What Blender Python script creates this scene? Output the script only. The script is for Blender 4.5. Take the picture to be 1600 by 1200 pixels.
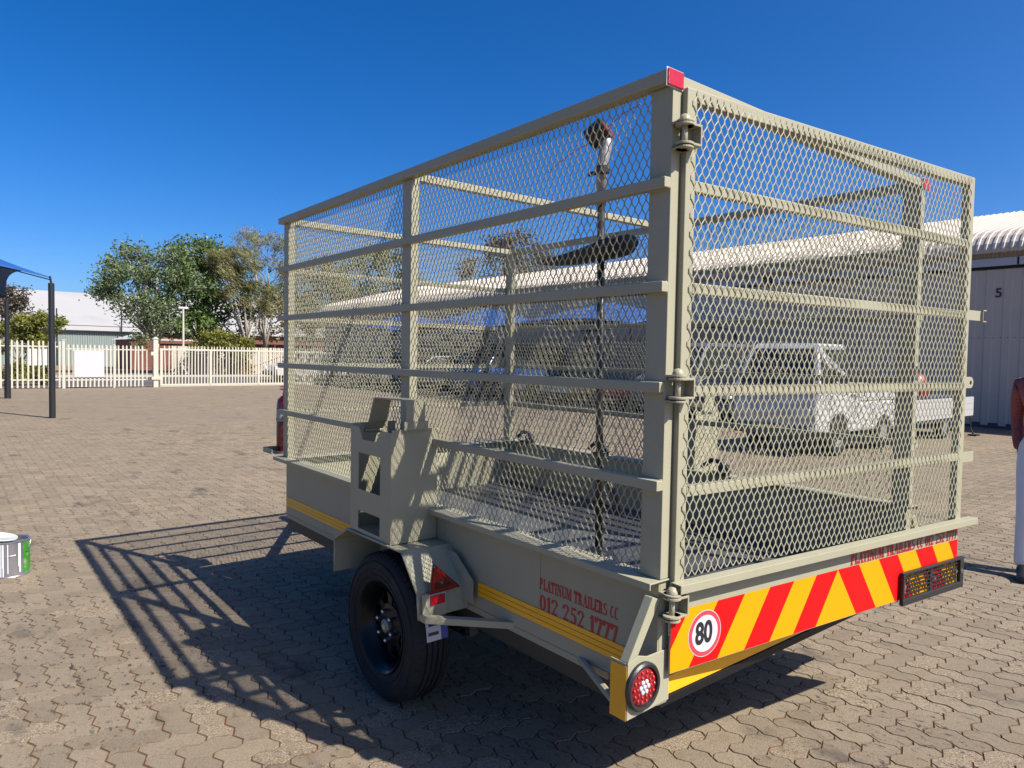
import bpy, bmesh, math, random
import numpy as np
from mathutils import Vector, Matrix

for o in list(bpy.data.objects): bpy.data.objects.remove(o)
SC = bpy.context.scene
COL = SC.collection
rnd = random.Random(7)
R = math.radians

# ------------------------------------------------------------------ camera, sky, sun, exposure
CAM = Vector((-1.607, -1.302, 1.516))
YAW, PITCH, ROLL, FPX = R(39.05), R(-2.318), R(1.009), 1085.94
fwd = Vector((math.sin(YAW)*math.cos(PITCH), math.cos(YAW)*math.cos(PITCH), math.sin(PITCH)))
rgt0 = Vector((math.cos(YAW), -math.sin(YAW), 0)); up0 = rgt0.cross(fwd)
rgt = rgt0*math.cos(ROLL) + up0*math.sin(ROLL); upv = -rgt0*math.sin(ROLL) + up0*math.cos(ROLL)
cam = bpy.data.cameras.new('camera'); camo = bpy.data.objects.new('camera', cam); COL.objects.link(camo)
cam.sensor_width = 36; cam.lens = 36*FPX/1600; cam.clip_start = 0.05; cam.clip_end = 3000
camo.matrix_world = Matrix(((rgt.x, upv.x, -fwd.x, CAM.x), (rgt.y, upv.y, -fwd.y, CAM.y), (rgt.z, upv.z, -fwd.z, CAM.z), (0, 0, 0, 1)))
SC.camera = camo

SUN = Vector((0.86, -2.05, 2.346)).normalized()          # towards the sun
EL = math.asin(SUN.z); AZ = math.atan2(SUN.x, SUN.y)
w = bpy.data.worlds.new('World'); SC.world = w; w.use_nodes = True
nt = w.node_tree; nt.nodes.clear()
out = nt.nodes.new('ShaderNodeOutputWorld'); bg = nt.nodes.new('ShaderNodeBackground')
sky = nt.nodes.new('ShaderNodeTexSky'); sky.sky_type = 'NISHITA'; sky.sun_disc = False
sky.sun_elevation = EL; sky.sun_rotation = AZ
sky.altitude = 0; sky.air_density = 0.7; sky.dust_density = 1.5; sky.ozone_density = 6.0
hs = nt.nodes.new('ShaderNodeHueSaturation'); hs.inputs['Hue'].default_value = .506; hs.inputs['Saturation'].default_value = 1.31
nt.links.new(sky.outputs[0], hs.inputs['Color']); nt.links.new(hs.outputs[0], bg.inputs[0]); nt.links.new(bg.outputs[0], out.inputs[0])
bg.inputs[1].default_value = 0.095
sl = bpy.data.lights.new('sun', 'SUN'); sl.energy = 5.0; sl.angle = R(0.53); sl.color = (1.0, 0.945, 0.86)
so = bpy.data.objects.new('sun', sl); COL.objects.link(so)
so.rotation_euler = SUN.to_track_quat('Z', 'Y').to_euler(); so.location = (3, -8, 12)
SC.view_settings.view_transform = 'Standard'; SC.view_settings.look = 'None'
SC.view_settings.exposure = 0.85; SC.view_settings.gamma = 1.0; SC.view_settings.use_curve_mapping = False
SC.render.engine = 'CYCLES'
SC.render.resolution_x, SC.render.resolution_y = 1024, 768

# ------------------------------------------------------------------ materials
MATS = {}
def srgb(r, g, b):
    f = lambda c: (c/255/12.92) if c/255 <= .04045 else ((c/255+.055)/1.055)**2.4
    return (f(r), f(g), f(b))
def mat(name, col, rough=.5, metal=0.0, var=.06, nscale=6.0, bump=0.0, bscale=60.0, spec=.5, coat=0.0, dirt=None, dscale=3.0, damt=.3, trans=0.0):
    """plain surface with slight colour drift, optional fine relief and optional dirt blotches"""
    if name in MATS: return MATS[name]
    m = bpy.data.materials.new(name); m.use_nodes = True; MATS[name] = m
    n = m.node_tree.nodes; l = m.node_tree.links; b = n['Principled BSDF']
    tc = n.new('ShaderNodeTexCoord')
    nz = n.new('ShaderNodeTexNoise'); nz.inputs['Scale'].default_value = nscale; nz.inputs['Detail'].default_value = 4
    l.new(tc.outputs['Object'], nz.inputs['Vector'])
    mx = n.new('ShaderNodeMix'); mx.data_type = 'RGBA'
    mx.inputs[6].default_value = tuple(min(1, c*(1-var)) for c in col)+(1,)
    mx.inputs[7].default_value = tuple(min(1, c*(1+var)) for c in col)+(1,)
    l.new(nz.outputs['Fac'], mx.inputs[0]); last = mx.outputs[2]
    if dirt:
        nd = n.new('ShaderNodeTexNoise'); nd.inputs['Scale'].default_value = dscale; nd.inputs['Detail'].default_value = 6; nd.inputs['Roughness'].default_value = .65
        l.new(tc.outputs['Object'], nd.inputs['Vector'])
        rp = n.new('ShaderNodeValToRGB'); rp.color_ramp.elements[0].position = .5; rp.color_ramp.elements[1].position = .75
        rp.color_ramp.elements[1].color = (damt, damt, damt, 1)
        l.new(nd.outputs['Fac'], rp.inputs[0])
        m2 = n.new('ShaderNodeMix'); m2.data_type = 'RGBA'; m2.inputs[7].default_value = dirt+(1,)
        l.new(rp.outputs[0], m2.inputs[0]); l.new(last, m2.inputs[6]); last = m2.outputs[2]
    l.new(last, b.inputs['Base Color'])
    b.inputs['Roughness'].default_value = rough; b.inputs['Metallic'].default_value = metal
    b.inputs['Specular IOR Level'].default_value = spec; b.inputs['Coat Weight'].default_value = coat
    if bump > 0:
        nb = n.new('ShaderNodeTexNoise'); nb.inputs['Scale'].default_value = bscale; nb.inputs['Detail'].default_value = 3
        l.new(tc.outputs['Object'], nb.inputs['Vector'])
        bp = n.new('ShaderNodeBump'); bp.inputs['Strength'].default_value = bump; bp.inputs['Distance'].default_value = .01
        l.new(nb.outputs['Fac'], bp.inputs['Height']); l.new(bp.outputs[0], b.inputs['Normal'])
    if trans: b.inputs['Transmission Weight'].default_value = trans
    return m
def leafmat(name, c1, c2, sc=1.2):
    m = bpy.data.materials.new(name); m.use_nodes = True; MATS[name] = m
    n = m.node_tree.nodes; l = m.node_tree.links; b = n['Principled BSDF']; o = n['Material Output']
    tc = n.new('ShaderNodeTexCoord'); nz = n.new('ShaderNodeTexNoise'); nz.inputs['Scale'].default_value = sc; nz.inputs['Detail'].default_value = 5
    l.new(tc.outputs['Object'], nz.inputs['Vector'])
    rp = n.new('ShaderNodeValToRGB'); rp.color_ramp.elements[0].position = .3; rp.color_ramp.elements[1].position = .7
    rp.color_ramp.elements[0].color = c1+(1,); rp.color_ramp.elements[1].color = c2+(1,)
    l.new(nz.outputs['Fac'], rp.inputs[0]); l.new(rp.outputs[0], b.inputs['Base Color'])
    b.inputs['Roughness'].default_value = .55
    t = n.new('ShaderNodeBsdfTranslucent'); l.new(rp.outputs[0], t.inputs[0])
    ms = n.new('ShaderNodeMixShader'); ms.inputs[0].default_value = .3
    l.new(b.outputs[0], ms.inputs[1]); l.new(t.outputs[0], ms.inputs[2]); l.new(ms.outputs[0], o.inputs[0])
    return m

PAINT = mat('khaki_paint', (.304, .288, .200), .46, 0, .05, 3.0, .05, 140, .28, 0, (.24, .205, .135), 3.5, .28)
PAINTW = mat('khaki_paint_worn', (.295, .272, .186), .42, 0, .07, 2.0, .16, 5, .32, 0, (.23, .195, .13), 4.0, .35)
BLACK = mat('black_paint', (.007, .007, .008), .45, 0, .1, 4, 0, 60, .25)
RUBBER = mat('tyre_rubber', (.016, .016, .017), .75, 0, .2, 9, .25, 90, .3, 0, (.07, .06, .05), 6, .35)
RIMB = mat('black_steel_rim', (.007, .007, .007), .26, .0, .1, 4, 0, 60, .22)
CHROME = mat('zinc_steel', (.62, .62, .62), .28, 1.0, .05)
DARKST = mat('dark_chassis', (.030, .030, .028), .5, .2, .15, 4, .08, 60)
YTAPE = mat('yellow_tape', (.82, .38, .008), .32, 0, .05, 20, .1, 300)
AMBER = mat('amber_tape', (.74, .34, .008), .35, 0, .06, 30, .1, 300)
CHRED = mat('chevron_red', (.52, .003, .004), .5, 0, .03, 8, .05, 400, .2)
CHYEL = mat('chevron_yellow', (.62, .275, .0), .5, 0, .03, 8, .05, 400, .2)
RLENS = mat('red_lens', (.20, .003, .006), .16, 0, .25, 60, .2, 260, .6, .4)
RREFL = mat('red_reflector', (.42, .004, .013), .2, 0, .2, 90, .2, 400, .6, .3)
WHITE = mat('white_vinyl', (.44, .44, .45), .4, 0, .02)
PINKRED = mat('faded_red_ring', (.45, .045, .065), .4, 0, .03)
INK = mat('black_ink', (.012, .012, .014), .5)
LETTER = mat('red_lettering', (.33, .013, .018), .4, 0, .08, 30)
PLASTIC = mat('black_plastic', (.017, .017, .019), .42, 0, .1, 20, .1, 200)
FLOORM = mat('trailer_floor', (.085, .088, .094), .55, .2, .2, 3, .1, 40, .5, 0, (.035, .035, .038), 2.5, .6)
STEELG = mat('grey_tube', (.42, .43, .45), .35, .6, .1, 8)
DGREY = mat('charcoal_pole', (.012, .013, .015), .45, 0, .1, 3, .05, 40)
CREAMF = mat('cream_fence_paint', (.46, .425, .345), .5, 0, .08, 2, .05, 40)
WHITEP = mat('white_car_paint', (.43, .43, .43), .25, 0, .04, 2, 0, 60, .5, .3)
GLASS = mat('dark_glass', (.02, .025, .03), .06, 0, .1, 2, 0, 60, .6)
BLUEN = mat('blue_shade_net', (.010, .065, .235), .75, 0, .12, 1.5, .12, 90, .3)
ROOFW = mat('roof_sheet_cream', (.45, .385, .325), .5, 0, .05, .8, 0, 60, .4, 0, (.28, .23, .19), .9, .4)
WALLG = mat('grey_wall_sheet', (.47, .39, .315), .55, 0, .06, .7, 0, 60, .4, 0, (.33, .285, .25), 1.1, .35)
WALLG2 = mat('grey_fascia', (.40, .39, .39), .5, 0, .05, 1)
WHITER = mat('white_far_roof', (.33, .326, .318), .6, 0, .03, .3, 0, 60, .3, 0, (.24, .235, .23), .25, .5)
GREENW = mat('green_grey_cladding', (.20, .24, .225), .6, 0, .06, .5)
BRICK = mat('red_brick', (.15, .055, .038), .8, 0, .25, 2.5, .2, 12)
ROOFG = mat('grey_house_roof', (.42, .42, .43), .7, 0, .1, 1)
ASPH = mat('asphalt', (.075, .072, .072), .85, 0, .15, 1.0, .2, 30, .3, 0, (.16, .14, .12), .4, .5)
SANDV = mat('sandy_verge', (.20, .145, .09), .9, 0, .2, .8, .2, 20)
BARK = mat('bark', (.13, .105, .085), .85, 0, .3, 3, .3, 20)
BARKP = mat('pale_bark', (.33, .29, .24), .85, 0, .3, 3, .3, 20)

# ------------------------------------------------------------------ mesh helpers
class MB:
    """collects shapes; build() links them as ONE mesh object"""
    def __init__(s, mir=None): s.v = []; s.f = []; s.mir = mir
    def add(s, vs, fs):
        b = len(s.v)
        if s.mir is not None:
            vs = [(s.mir-x, y, z) for x, y, z in vs]; fs = [tuple(reversed(f)) for f in fs]
        s.v += [tuple(p) for p in vs]; s.f += [tuple(i+b for i in f) for f in fs]; return s
    def box(s, x0, x1, y0, y1, z0, z1):
        return s.add([(x0,y0,z0),(x1,y0,z0),(x1,y1,z0),(x0,y1,z0),(x0,y0,z1),(x1,y0,z1),(x1,y1,z1),(x0,y1,z1)],
                     [(0,3,2,1),(4,5,6,7),(0,1,5,4),(1,2,6,5),(2,3,7,6),(3,0,4,7)])
    def prism(s, poly, a0, a1, axis='x'):
        """poly in the two other axes (x: (y,z); y: (x,z); z: (x,y)), counter-clockwise seen from +axis"""
        n = len(poly)
        def P(p, a): return (a, p[0], p[1]) if axis == 'x' else ((p[0], a, p[1]) if axis == 'y' else (p[0], p[1], a))
        vs = [P(p, a0) for p in poly]+[P(p, a1) for p in poly]
        fs = [tuple(range(n-1, -1, -1)), tuple(range(n, 2*n))]+[(i, (i+1) % n, n+(i+1) % n, n+i) for i in range(n)]
        if axis == 'y': fs = [tuple(reversed(f)) for f in fs]
        return s.add(vs, fs)
    def cyl(s, p0, p1, r0, r1=None, n=12, caps=True):
        r1 = r0 if r1 is None else r1
        p0 = Vector(p0); p1 = Vector(p1); d = (p1-p0).normalized()
        a = d.orthogonal().normalized(); b = d.cross(a); vs = []
        for p, r in ((p0, r0), (p1, r1)):
            for i in range(n):
                t = 2*math.pi*i/n; vs.append(tuple(p+a*(r*math.cos(t))+b*(r*math.sin(t))))
        fs = [(i, (i+1) % n, n+(i+1) % n, n+i) for i in range(n)]
        if caps: fs += [tuple(range(n-1, -1, -1)), tuple(range(n, 2*n))]
        return s.add(vs, fs)
    def tube(s, pts, r, n=8):
        pts = [Vector(p) for p in pts]; rs = r if isinstance(r, (list, tuple)) else [r]*len(pts)
        vs = []; a = None
        for k, p in enumerate(pts):
            d = (pts[min(k+1, len(pts)-1)]-pts[max(k-1, 0)]).normalized()
            a = d.orthogonal().normalized() if a is None else (a-d*a.dot(d)).normalized()
            b = d.cross(a)
            for i in range(n):
                t = 2*math.pi*i/n; vs.append(tuple(p+a*(rs[k]*math.cos(t))+b*(rs[k]*math.sin(t))))
        fs = []
        for k in range(len(pts)-1):
            for i in range(n):
                fs.append((k*n+i, k*n+(i+1) % n, (k+1)*n+(i+1) % n, (k+1)*n+i))
        fs += [tuple(range(n-1, -1, -1)), tuple(range((len(pts)-1)*n, len(pts)*n))]
        return s.add(vs, fs)
    def lathe(s, prof, c, axis='z', n=32, closed=False):
        """prof: list of (radius, height along axis)"""
        vs = []; m = len(prof)
        for i in range(n):
            t = 2*math.pi*i/n; ct, st = math.cos(t), math.sin(t)
            for r, h in prof:
                if axis == 'z': p = (c[0]+r*ct, c[1]+r*st, c[2]+h)
                elif axis == 'x': p = (c[0]+h, c[1]+r*ct, c[2]+r*st)
                else: p = (c[0]+r*st, c[1]+h, c[2]+r*ct)
                vs.append(p)
        fs = []
        for i in range(n):
            j = (i+1) % n
            for k in range(m if closed else m-1):
                k2 = (k+1) % m; fs.append((i*m+k, j*m+k, j*m+k2, i*m+k2))
        return s.add(vs, fs)
    def ball(s, c, rx, ry, rz, n=12, m=8):
        prof = [(math.sin(math.pi*k/m), -math.cos(math.pi*k/m)) for k in range(m+1)]
        vs = []
        for i in range(n):
            t = 2*math.pi*i/n
            for r, h in prof: vs.append((c[0]+rx*r*math.cos(t), c[1]+ry*r*math.sin(t), c[2]+rz*h))
        q = len(prof); fs = []
        for i in range(n):
            j = (i+1) % n
            for k in range(q-1): fs.append((i*q+k, j*q+k, j*q+k+1, i*q+k+1))
        return s.add(vs, fs)
    def build(s, name, m, parent=None, bevel=0.0, smooth=False, label=None):
        me = bpy.data.meshes.new(name); me.from_pydata(s.v, [], s.f); me.update()
        return link(name, me, m, parent, bevel, smooth, label)
def link(name, me, m, parent=None, bevel=0.0, smooth=False, label=None):
    if m is not None and not me.materials: me.materials.append(m)
    o = bpy.data.objects.new(name, me); COL.objects.link(o)
    if smooth:
        for p in me.polygons: p.use_smooth = True
    if bevel:
        b = o.modifiers.new('bevel', 'BEVEL'); b.width = bevel; b.segments = 2; b.limit_method = 'ANGLE'; b.angle_limit = R(40)
    if parent: o.parent = parent
    if label: o['label'] = label
    return o
def autosmooth(o, ang=35):
    """smooth shading with hard edges above the angle"""
    me = o.data; bm = bmesh.new(); bm.from_mesh(me); bmesh.ops.remove_doubles(bm, verts=bm.verts, dist=1e-5)
    bmesh.ops.recalc_face_normals(bm, faces=bm.faces)
    for f in bm.faces: f.smooth = True
    for e in bm.edges: e.smooth = not (len(e.link_faces) == 2 and e.calc_face_angle(0) > R(ang))
    bm.to_mesh(me); bm.free(); return o
def npmesh(name, V, F, m):
    """fast mesh from numpy arrays, F (n,4) or (n,3)"""
    me = bpy.data.meshes.new(name); n, k = F.shape
    me.vertices.add(len(V)); me.vertices.foreach_set('co', np.ascontiguousarray(V, dtype=np.float32).ravel())
    me.loops.add(n*k); me.loops.foreach_set('vertex_index', np.ascontiguousarray(F, dtype=np.int32).ravel())
    me.polygons.add(n); me.polygons.foreach_set('loop_start', np.arange(0, n*k, k, dtype=np.int32))
    me.polygons.foreach_set('loop_total', np.full(n, k, dtype=np.int32))
    me.update(calc_edges=True); me.polygons.foreach_set('use_smooth', np.zeros(n, dtype=bool)); me.materials.append(m); return me
def thing(name, label, cat, loc=(0, 0, 0), rotz=0.0, group=None):
    o = bpy.data.objects.new(name, None); COL.objects.link(o); o.empty_display_size = .1
    o.location = loc; o.rotation_euler = (0, 0, rotz); o['label'] = label; o['category'] = cat
    if group: o['group'] = group
    return o
def tag(o, label, cat, group=None):
    o['label'] = label; o['category'] = cat
    if group: o['group'] = group
    return o
def struct(o): o['kind'] = 'structure'; return o
def stuff(o): o['kind'] = 'stuff'; return o
def textmesh(txt, size, name, m, parent=None, bold=0.0, xs=1.0, mtx=None, sp=1.0):
    """flat lettering turned into a mesh; local x right, y up, z towards the reader; lower left at the origin"""
    cu = bpy.data.curves.new(name, 'FONT'); cu.body = txt; cu.size = size; cu.offset = bold; cu.extrude = .0004; cu.space_character = sp
    t = bpy.data.objects.new('tmp', cu); COL.objects.link(t); bpy.context.view_layer.update()
    me = bpy.data.meshes.new_from_object(t.evaluated_get(bpy.context.evaluated_depsgraph_get())); bpy.data.objects.remove(t)
    me.name = name; co = np.empty(len(me.vertices)*3, dtype=np.float32); me.vertices.foreach_get('co', co); co = co.reshape(-1, 3)
    co[:, 0] -= co[:, 0].min(); co[:, 0] *= xs; co[:, 1] -= co[:, 1].min(); me.vertices.foreach_set('co', co.ravel())
    if mtx is not None: me.transform(mtx)
    me.materials.clear(); return link(name, me, m, parent)

# ------------------------------------------------------------------ ground, paving, road
def pavermat(name, mode):
    m = bpy.data.materials.new(name); m.use_nodes = True; MATS[name] = m
    n = m.node_tree.nodes; l = m.node_tree.links; b = n['Principled BSDF']
    geo = n.new('ShaderNodeNewGeometry'); pos = geo.outputs['Position']
    if mode == 'obj':
        r = n.new('ShaderNodeObjectInfo').outputs['Random']
    elif mode == 'attr':
        a = n.new('ShaderNodeAttribute'); a.attribute_name = 'rnd'; r = a.outputs['Fac']
    else:
        v = n.new('ShaderNodeTexVoronoi'); v.inputs['Scale'].default_value = 7.0; l.new(pos, v.inputs['Vector'])
        sx = n.new('ShaderNodeSeparateColor'); l.new(v.outputs['Color'], sx.inputs[0]); r = sx.outputs[0]
    def noise(sc, det=4, ro=.55, vec=pos):
        z = n.new('ShaderNodeTexNoise'); z.inputs['Scale'].default_value = sc; z.inputs['Detail'].default_value = det; z.inputs['Roughness'].default_value = ro
        l.new(vec, z.inputs['Vector']); return z.outputs['Fac']
    def ramp(f, p0, p1, c0=(0, 0, 0, 1), c1=(1, 1, 1, 1)):
        z = n.new('ShaderNodeValToRGB'); z.color_ramp.elements[0].position = p0; z.color_ramp.elements[1].position = p1
        z.color_ramp.elements[0].color = c0; z.color_ramp.elements[1].color = c1; l.new(f, z.inputs[0]); return z.outputs[0]
    def mix(f, a, c, mode='MIX'):
        z = n.new('ShaderNodeMix'); z.data_type = 'RGBA'; z.blend_type = mode
        for s, val in ((0, f), (6, a), (7, c)):
            if isinstance(val, (float, int)): z.inputs[s].default_value = val
            elif isinstance(val, tuple): z.inputs[s].default_value = val
            else: l.new(val, z.inputs[s])
        return z.outputs[2]
    def mul(a, c):
        z = n.new('ShaderNodeMath'); z.operation = 'MULTIPLY'
        for s, val in ((0, a), (1, c)):
            if isinstance(val, (float, int)): z.inputs[s].default_value = val
            else: l.new(val, z.inputs[s])
        return z.outputs[0]
    c = ramp(r, 0.0, 1.0, (.172, .135, .093, 1), (.262, .210, .146, 1))
    big = ramp(noise(.35, 3), .38, .66)
    c = mix(mul(big, .55), c, (.185, .156, .118, 1))                      # greyer, older areas of the yard
    grain = ramp(noise(260, 3, .75), .34, .68, (.50, .49, .48, 1), (1.46, 1.45, 1.43, 1))
    c = mix(.85, c, grain, 'MULTIPLY')
    coarse = ramp(noise(120, 2, .8), .40, .62, (.42, .40, .39, 1), (1.5, 1.48, 1.45, 1))
    c = mix(mul(ramp(r, .74, .80), .7), c, mix(1.0, c, coarse, 'MULTIPLY'))            # worn blocks showing their aggregate
    c = mix(mul(ramp(noise(5, 4, .6), .35, .7), .30), c, (.25, .205, .15, 1))            # pale scuffed areas
    c = mix(mul(ramp(noise(9, 5, .6), .52, .74), .35), c, (.145, .092, .052, 1))   # brown dust
    mp = n.new('ShaderNodeMapping'); mp.inputs['Scale'].default_value = (1, .55, 1); mp.inputs['Rotation'].default_value = (0, 0, .6); l.new(pos, mp.inputs['Vector'])
    spots = mul(ramp(noise(34, 3, .7, mp.outputs[0]), .585, .63), ramp(noise(1.1, 3), .40, .58))
    c = mix(mul(spots, .9), c, (.034, .032, .034, 1))                       # paint and oil spots
    smud = mul(ramp(noise(2.6, 5, .65, mp.outputs[0]), .575, .69), .72)
    c = mix(smud, c, (.052, .047, .043, 1))                                   # larger smudges
    if mode == 'far':
        bt = n.new('ShaderNodeTexBrick'); bt.offset = .5; bt.inputs['Scale'].default_value = 1.0
        bt.inputs['Brick Width'].default_value = .212; bt.inputs['Row Height'].default_value = .106; bt.inputs['Mortar Size'].default_value = .006
        bt.inputs['Color1'].default_value = (1, 1, 1, 1); bt.inputs['Color2'].default_value = (.92, .92, .92, 1); bt.inputs['Mortar'].default_value = (.5, .43, .36, 1)
        wv = n.new('ShaderNodeTexNoise'); wv.inputs['Scale'].default_value = 5.0; l.new(pos, wv.inputs['Vector'])
        ad = n.new('ShaderNodeMix'); ad.data_type = 'VECTOR'; ad.inputs[0].default_value = .035; l.new(pos, ad.inputs[4]); l.new(wv.outputs['Color'], ad.inputs[5])
        l.new(ad.outputs[1], bt.inputs['Vector']); c = mix(.85, c, bt.outputs['Color'], 'MULTIPLY'); c = mix(.10, c, (.26, .225, .18, 1))
    l.new(c, b.inputs['Base Color']); b.inputs['Roughness'].default_value = .85; b.inputs['Specular IOR Level'].default_value = .25
    bp = n.new('ShaderNodeBump'); bp.inputs['Strength'].default_value = .9; bp.inputs['Distance'].default_value = .005
    l.new(noise(150, 4, .7), bp.inputs['Height']); l.new(bp.outputs[0], b.inputs['Normal'])
    return m
PAV_O, PAV_A, PAV_F = pavermat('paver_concrete', 'obj'), pavermat('paver_concrete_field', 'attr'), pavermat('paving_far', 'far')
SAND = mat('joint_sand', (.105, .050, .024), .95, 0, .3, 14, .3, 120, .2, 0, (.055, .038, .026), 1.0, .8)

ground = MB(); S = 600
ground.add([(-S, -S, -.012), (S, -S, -.012), (S, S, -.012), (-S, S, -.012)], [(0, 1, 2, 3)])
ground = struct(ground.build('ground', SANDV))
yard = MB()
yard.add([(-40, -30, -.0035), (17.9, -30, -.0035), (17.9, 30.2, -.0035), (-40, 30.2, -.0035)], [(0, 1, 2, 3)])
yard = struct(yard.build('yard_paving', PAV_F))
road = MB(); road.box(-80, 17.2, 31.6, 41.0, -.3, -.006); road = struct(road.build('road', ASPH))
kerb = MB(); kerb.box(-80, 17.2, 41.0, 41.16, -.3, .11); kerb = struct(kerb.build('kerb', mat('kerb_concrete', (.36, .33, .28), .85, 0, .15, 2, .2, 30), None, .01))
verge = MB(); verge.box(-80, 17.2, 41.16, 69.9, -.3, .004); verge = struct(verge.build('verge', SANDV))

# herringbone of interlocking zigzag blocks; the joint sand is a sheet of its own under them
A_ = 0.106; D_ = 0.0115
def zig(p, q, k):
    """points along one grid edge, pushed aside in an S that both neighbours share"""
    o = []
    dx, dy = q[0]-p[0], q[1]-p[1]; rev = (dx < 0 or dy < 0)
    for t, s in ((0, 0), (.27, 1), (.73, -1)):
        sg = s
        if rev: sg = {0: 0, .27: -1, .73: 1}[t]
        nx, ny = (0, 1) if abs(dx) > 0 else (1, 0)
        o.append((p[0]+dx*t+nx*sg*D_/A_*k, p[1]+dy*t+ny*sg*D_/A_*k))
    return o
def paver_template(orient):
    w_, h_ = (2, 1) if orient == 'H' else (1, 2)
    cor = [(i, 0) for i in range(w_)]+[(w_, j) for j in range(h_)]+[(i, h_) for i in range(w_, 0, -1)]+[(0, j) for j in range(h_, 0, -1)]
    pts = []
    for i, p in enumerate(cor): pts += zig(p, cor[(i+1) % len(cor)], 1.0)
    P = np.array(pts)*A_; n = len(P)
    def inset(d):
        Q = np.empty_like(P)
        for i in range(n):
            a, b, c = P[i-1], P[i], P[(i+1) % n]
            e1 = (b-a)/np.linalg.norm(b-a); e2 = (c-b)/np.linalg.norm(c-b)
            nn = np.array([-e1[1]-e2[1], e1[0]+e2[0]]); nn /= max(.6, (nn @ nn)/2*1.0)
            Q[i] = b+nn*d
        return Q
    top, bot = inset(.0042), inset(.0026)
    cen = P.mean(0)
    V = [(x-cen[0], y-cen[1], .002) for x, y in top]+[(x-cen[0], y-cen[1], -.006) for x, y in bot]
    F = [tuple(range(n))]+[(n+i, n+(i+1) % n, (i+1) % n, i) for i in range(n)]
    me = bpy.data.meshes.new('paver'); me.from_pydata(V, [], F); bm = bmesh.new(); bm.from_mesh(me)
    bmesh.ops.triangulate(bm, faces=bm.faces[:]); bm.to_mesh(me); bm.free(); me.materials.append(PAV_O)
    return me, cen
tmpl = {k: paver_template(k) for k in 'HV'}
def project(x, y, z):
    d = Vector((x, y, z))-CAM; dz = d.dot(fwd)
    return (800+FPX*d.dot(rgt)/dz, 600-FPX*d.dot(upv)/dz, dz) if dz > .1 else None
cells = []
NX0, NX1, NY0, NY1 = int(-9/A_), int(13.5/A_), int(-5/A_), int(17.5/A_)
for j in range(NY0, NY1):
    for i in range(NX0, NX1):
        k = (i+j) % 4
        # rows step the other way than the classic drawing: (1,-1) stair
        if k == 0: o_, cx, cy = 'H', (i+1)*A_, (j+.5)*A_
        elif k == 2: o_, cx, cy = 'V', (i+.5)*A_, (j+1)*A_
        else: continue
        dx, dy = cx-CAM.x, cy-CAM.y; dist = math.hypot(dx, dy)
        ang = math.degrees(math.atan2(dx, dy))-39.05
        if dist > 15.5 or dist < .8: continue
        if abs(ang) > 41+60/max(dist, 1.0): continue
        cells.append((o_, cx, cy, dist))
scored = []
for c in cells:
    q = project(c[1], c[2], 0)
    a = 0
    if q and -20 < q[0] < 1620 and q[1] < 1215: a = 1/(q[2]**3)
    if 0.0 < c[1] < 1.85 and .1 < c[2] < 2.9: a *= .05                 # hidden under the trailer
    scored.append(a)
order = sorted(range(len(cells)), key=lambda i: -scored[i]); big = set(order[:300])
prand = np.random.RandomState(3)
Vs, Fs, Rs = [], [], []; base = 0
arr = {}
for k in 'HV':
    me = tmpl[k][0]; v = np.empty(len(me.vertices)*3, dtype=np.float32); me.vertices.foreach_get('co', v)
    f = np.empty(len(me.loops), dtype=np.int32); me.loops.foreach_get('vertex_index', f); arr[k] = (v.reshape(-1, 3), f.reshape(-1, 3))
for idx, (o_, cx, cy, dist) in enumerate(cells):
    tx, ty = prand.normal(0, .0050, 2); dz = prand.normal(0, .0006)
    if idx in big:
        p = bpy.data.objects.new('paver', tmpl[o_][0]); COL.objects.link(p); p.parent = yard
        p.location = (cx, cy, dz); p.rotation_euler = (tx, ty, prand.normal(0, .006))
    else:
        v, f = arr[o_]; q = v.copy(); q[:, 2] += dz+q[:, 1]*tx-q[:, 0]*ty; q[:, 0] += cx; q[:, 1] += cy
        Vs.append(q); Fs.append(f+base); base += len(q); Rs.append(np.full(len(q), prand.rand(), dtype=np.float32))
fm = npmesh('paver_field', np.concatenate(Vs), np.concatenate(Fs), PAV_A)
at = fm.attributes.new('rnd', 'FLOAT', 'POINT'); at.data.foreach_set('value', np.concatenate(Rs))
pf = stuff(link('paver_field', fm, None, yard))
# sand sheet under the laid blocks only (a few mm above the far sheet)
sb = MB(); th = np.linspace(R(39.05-62), R(39.05+62), 40)
ring = [(CAM.x+15.4*math.sin(t), CAM.y+15.4*math.cos(t), -.0018) for t in th]
sb.add([(CAM.x, CAM.y, -.0018)]+ring, [(0, i+1, i) for i in range(1, 40)])
sbo = sb.build('joint_sand', SAND, yard)

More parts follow.
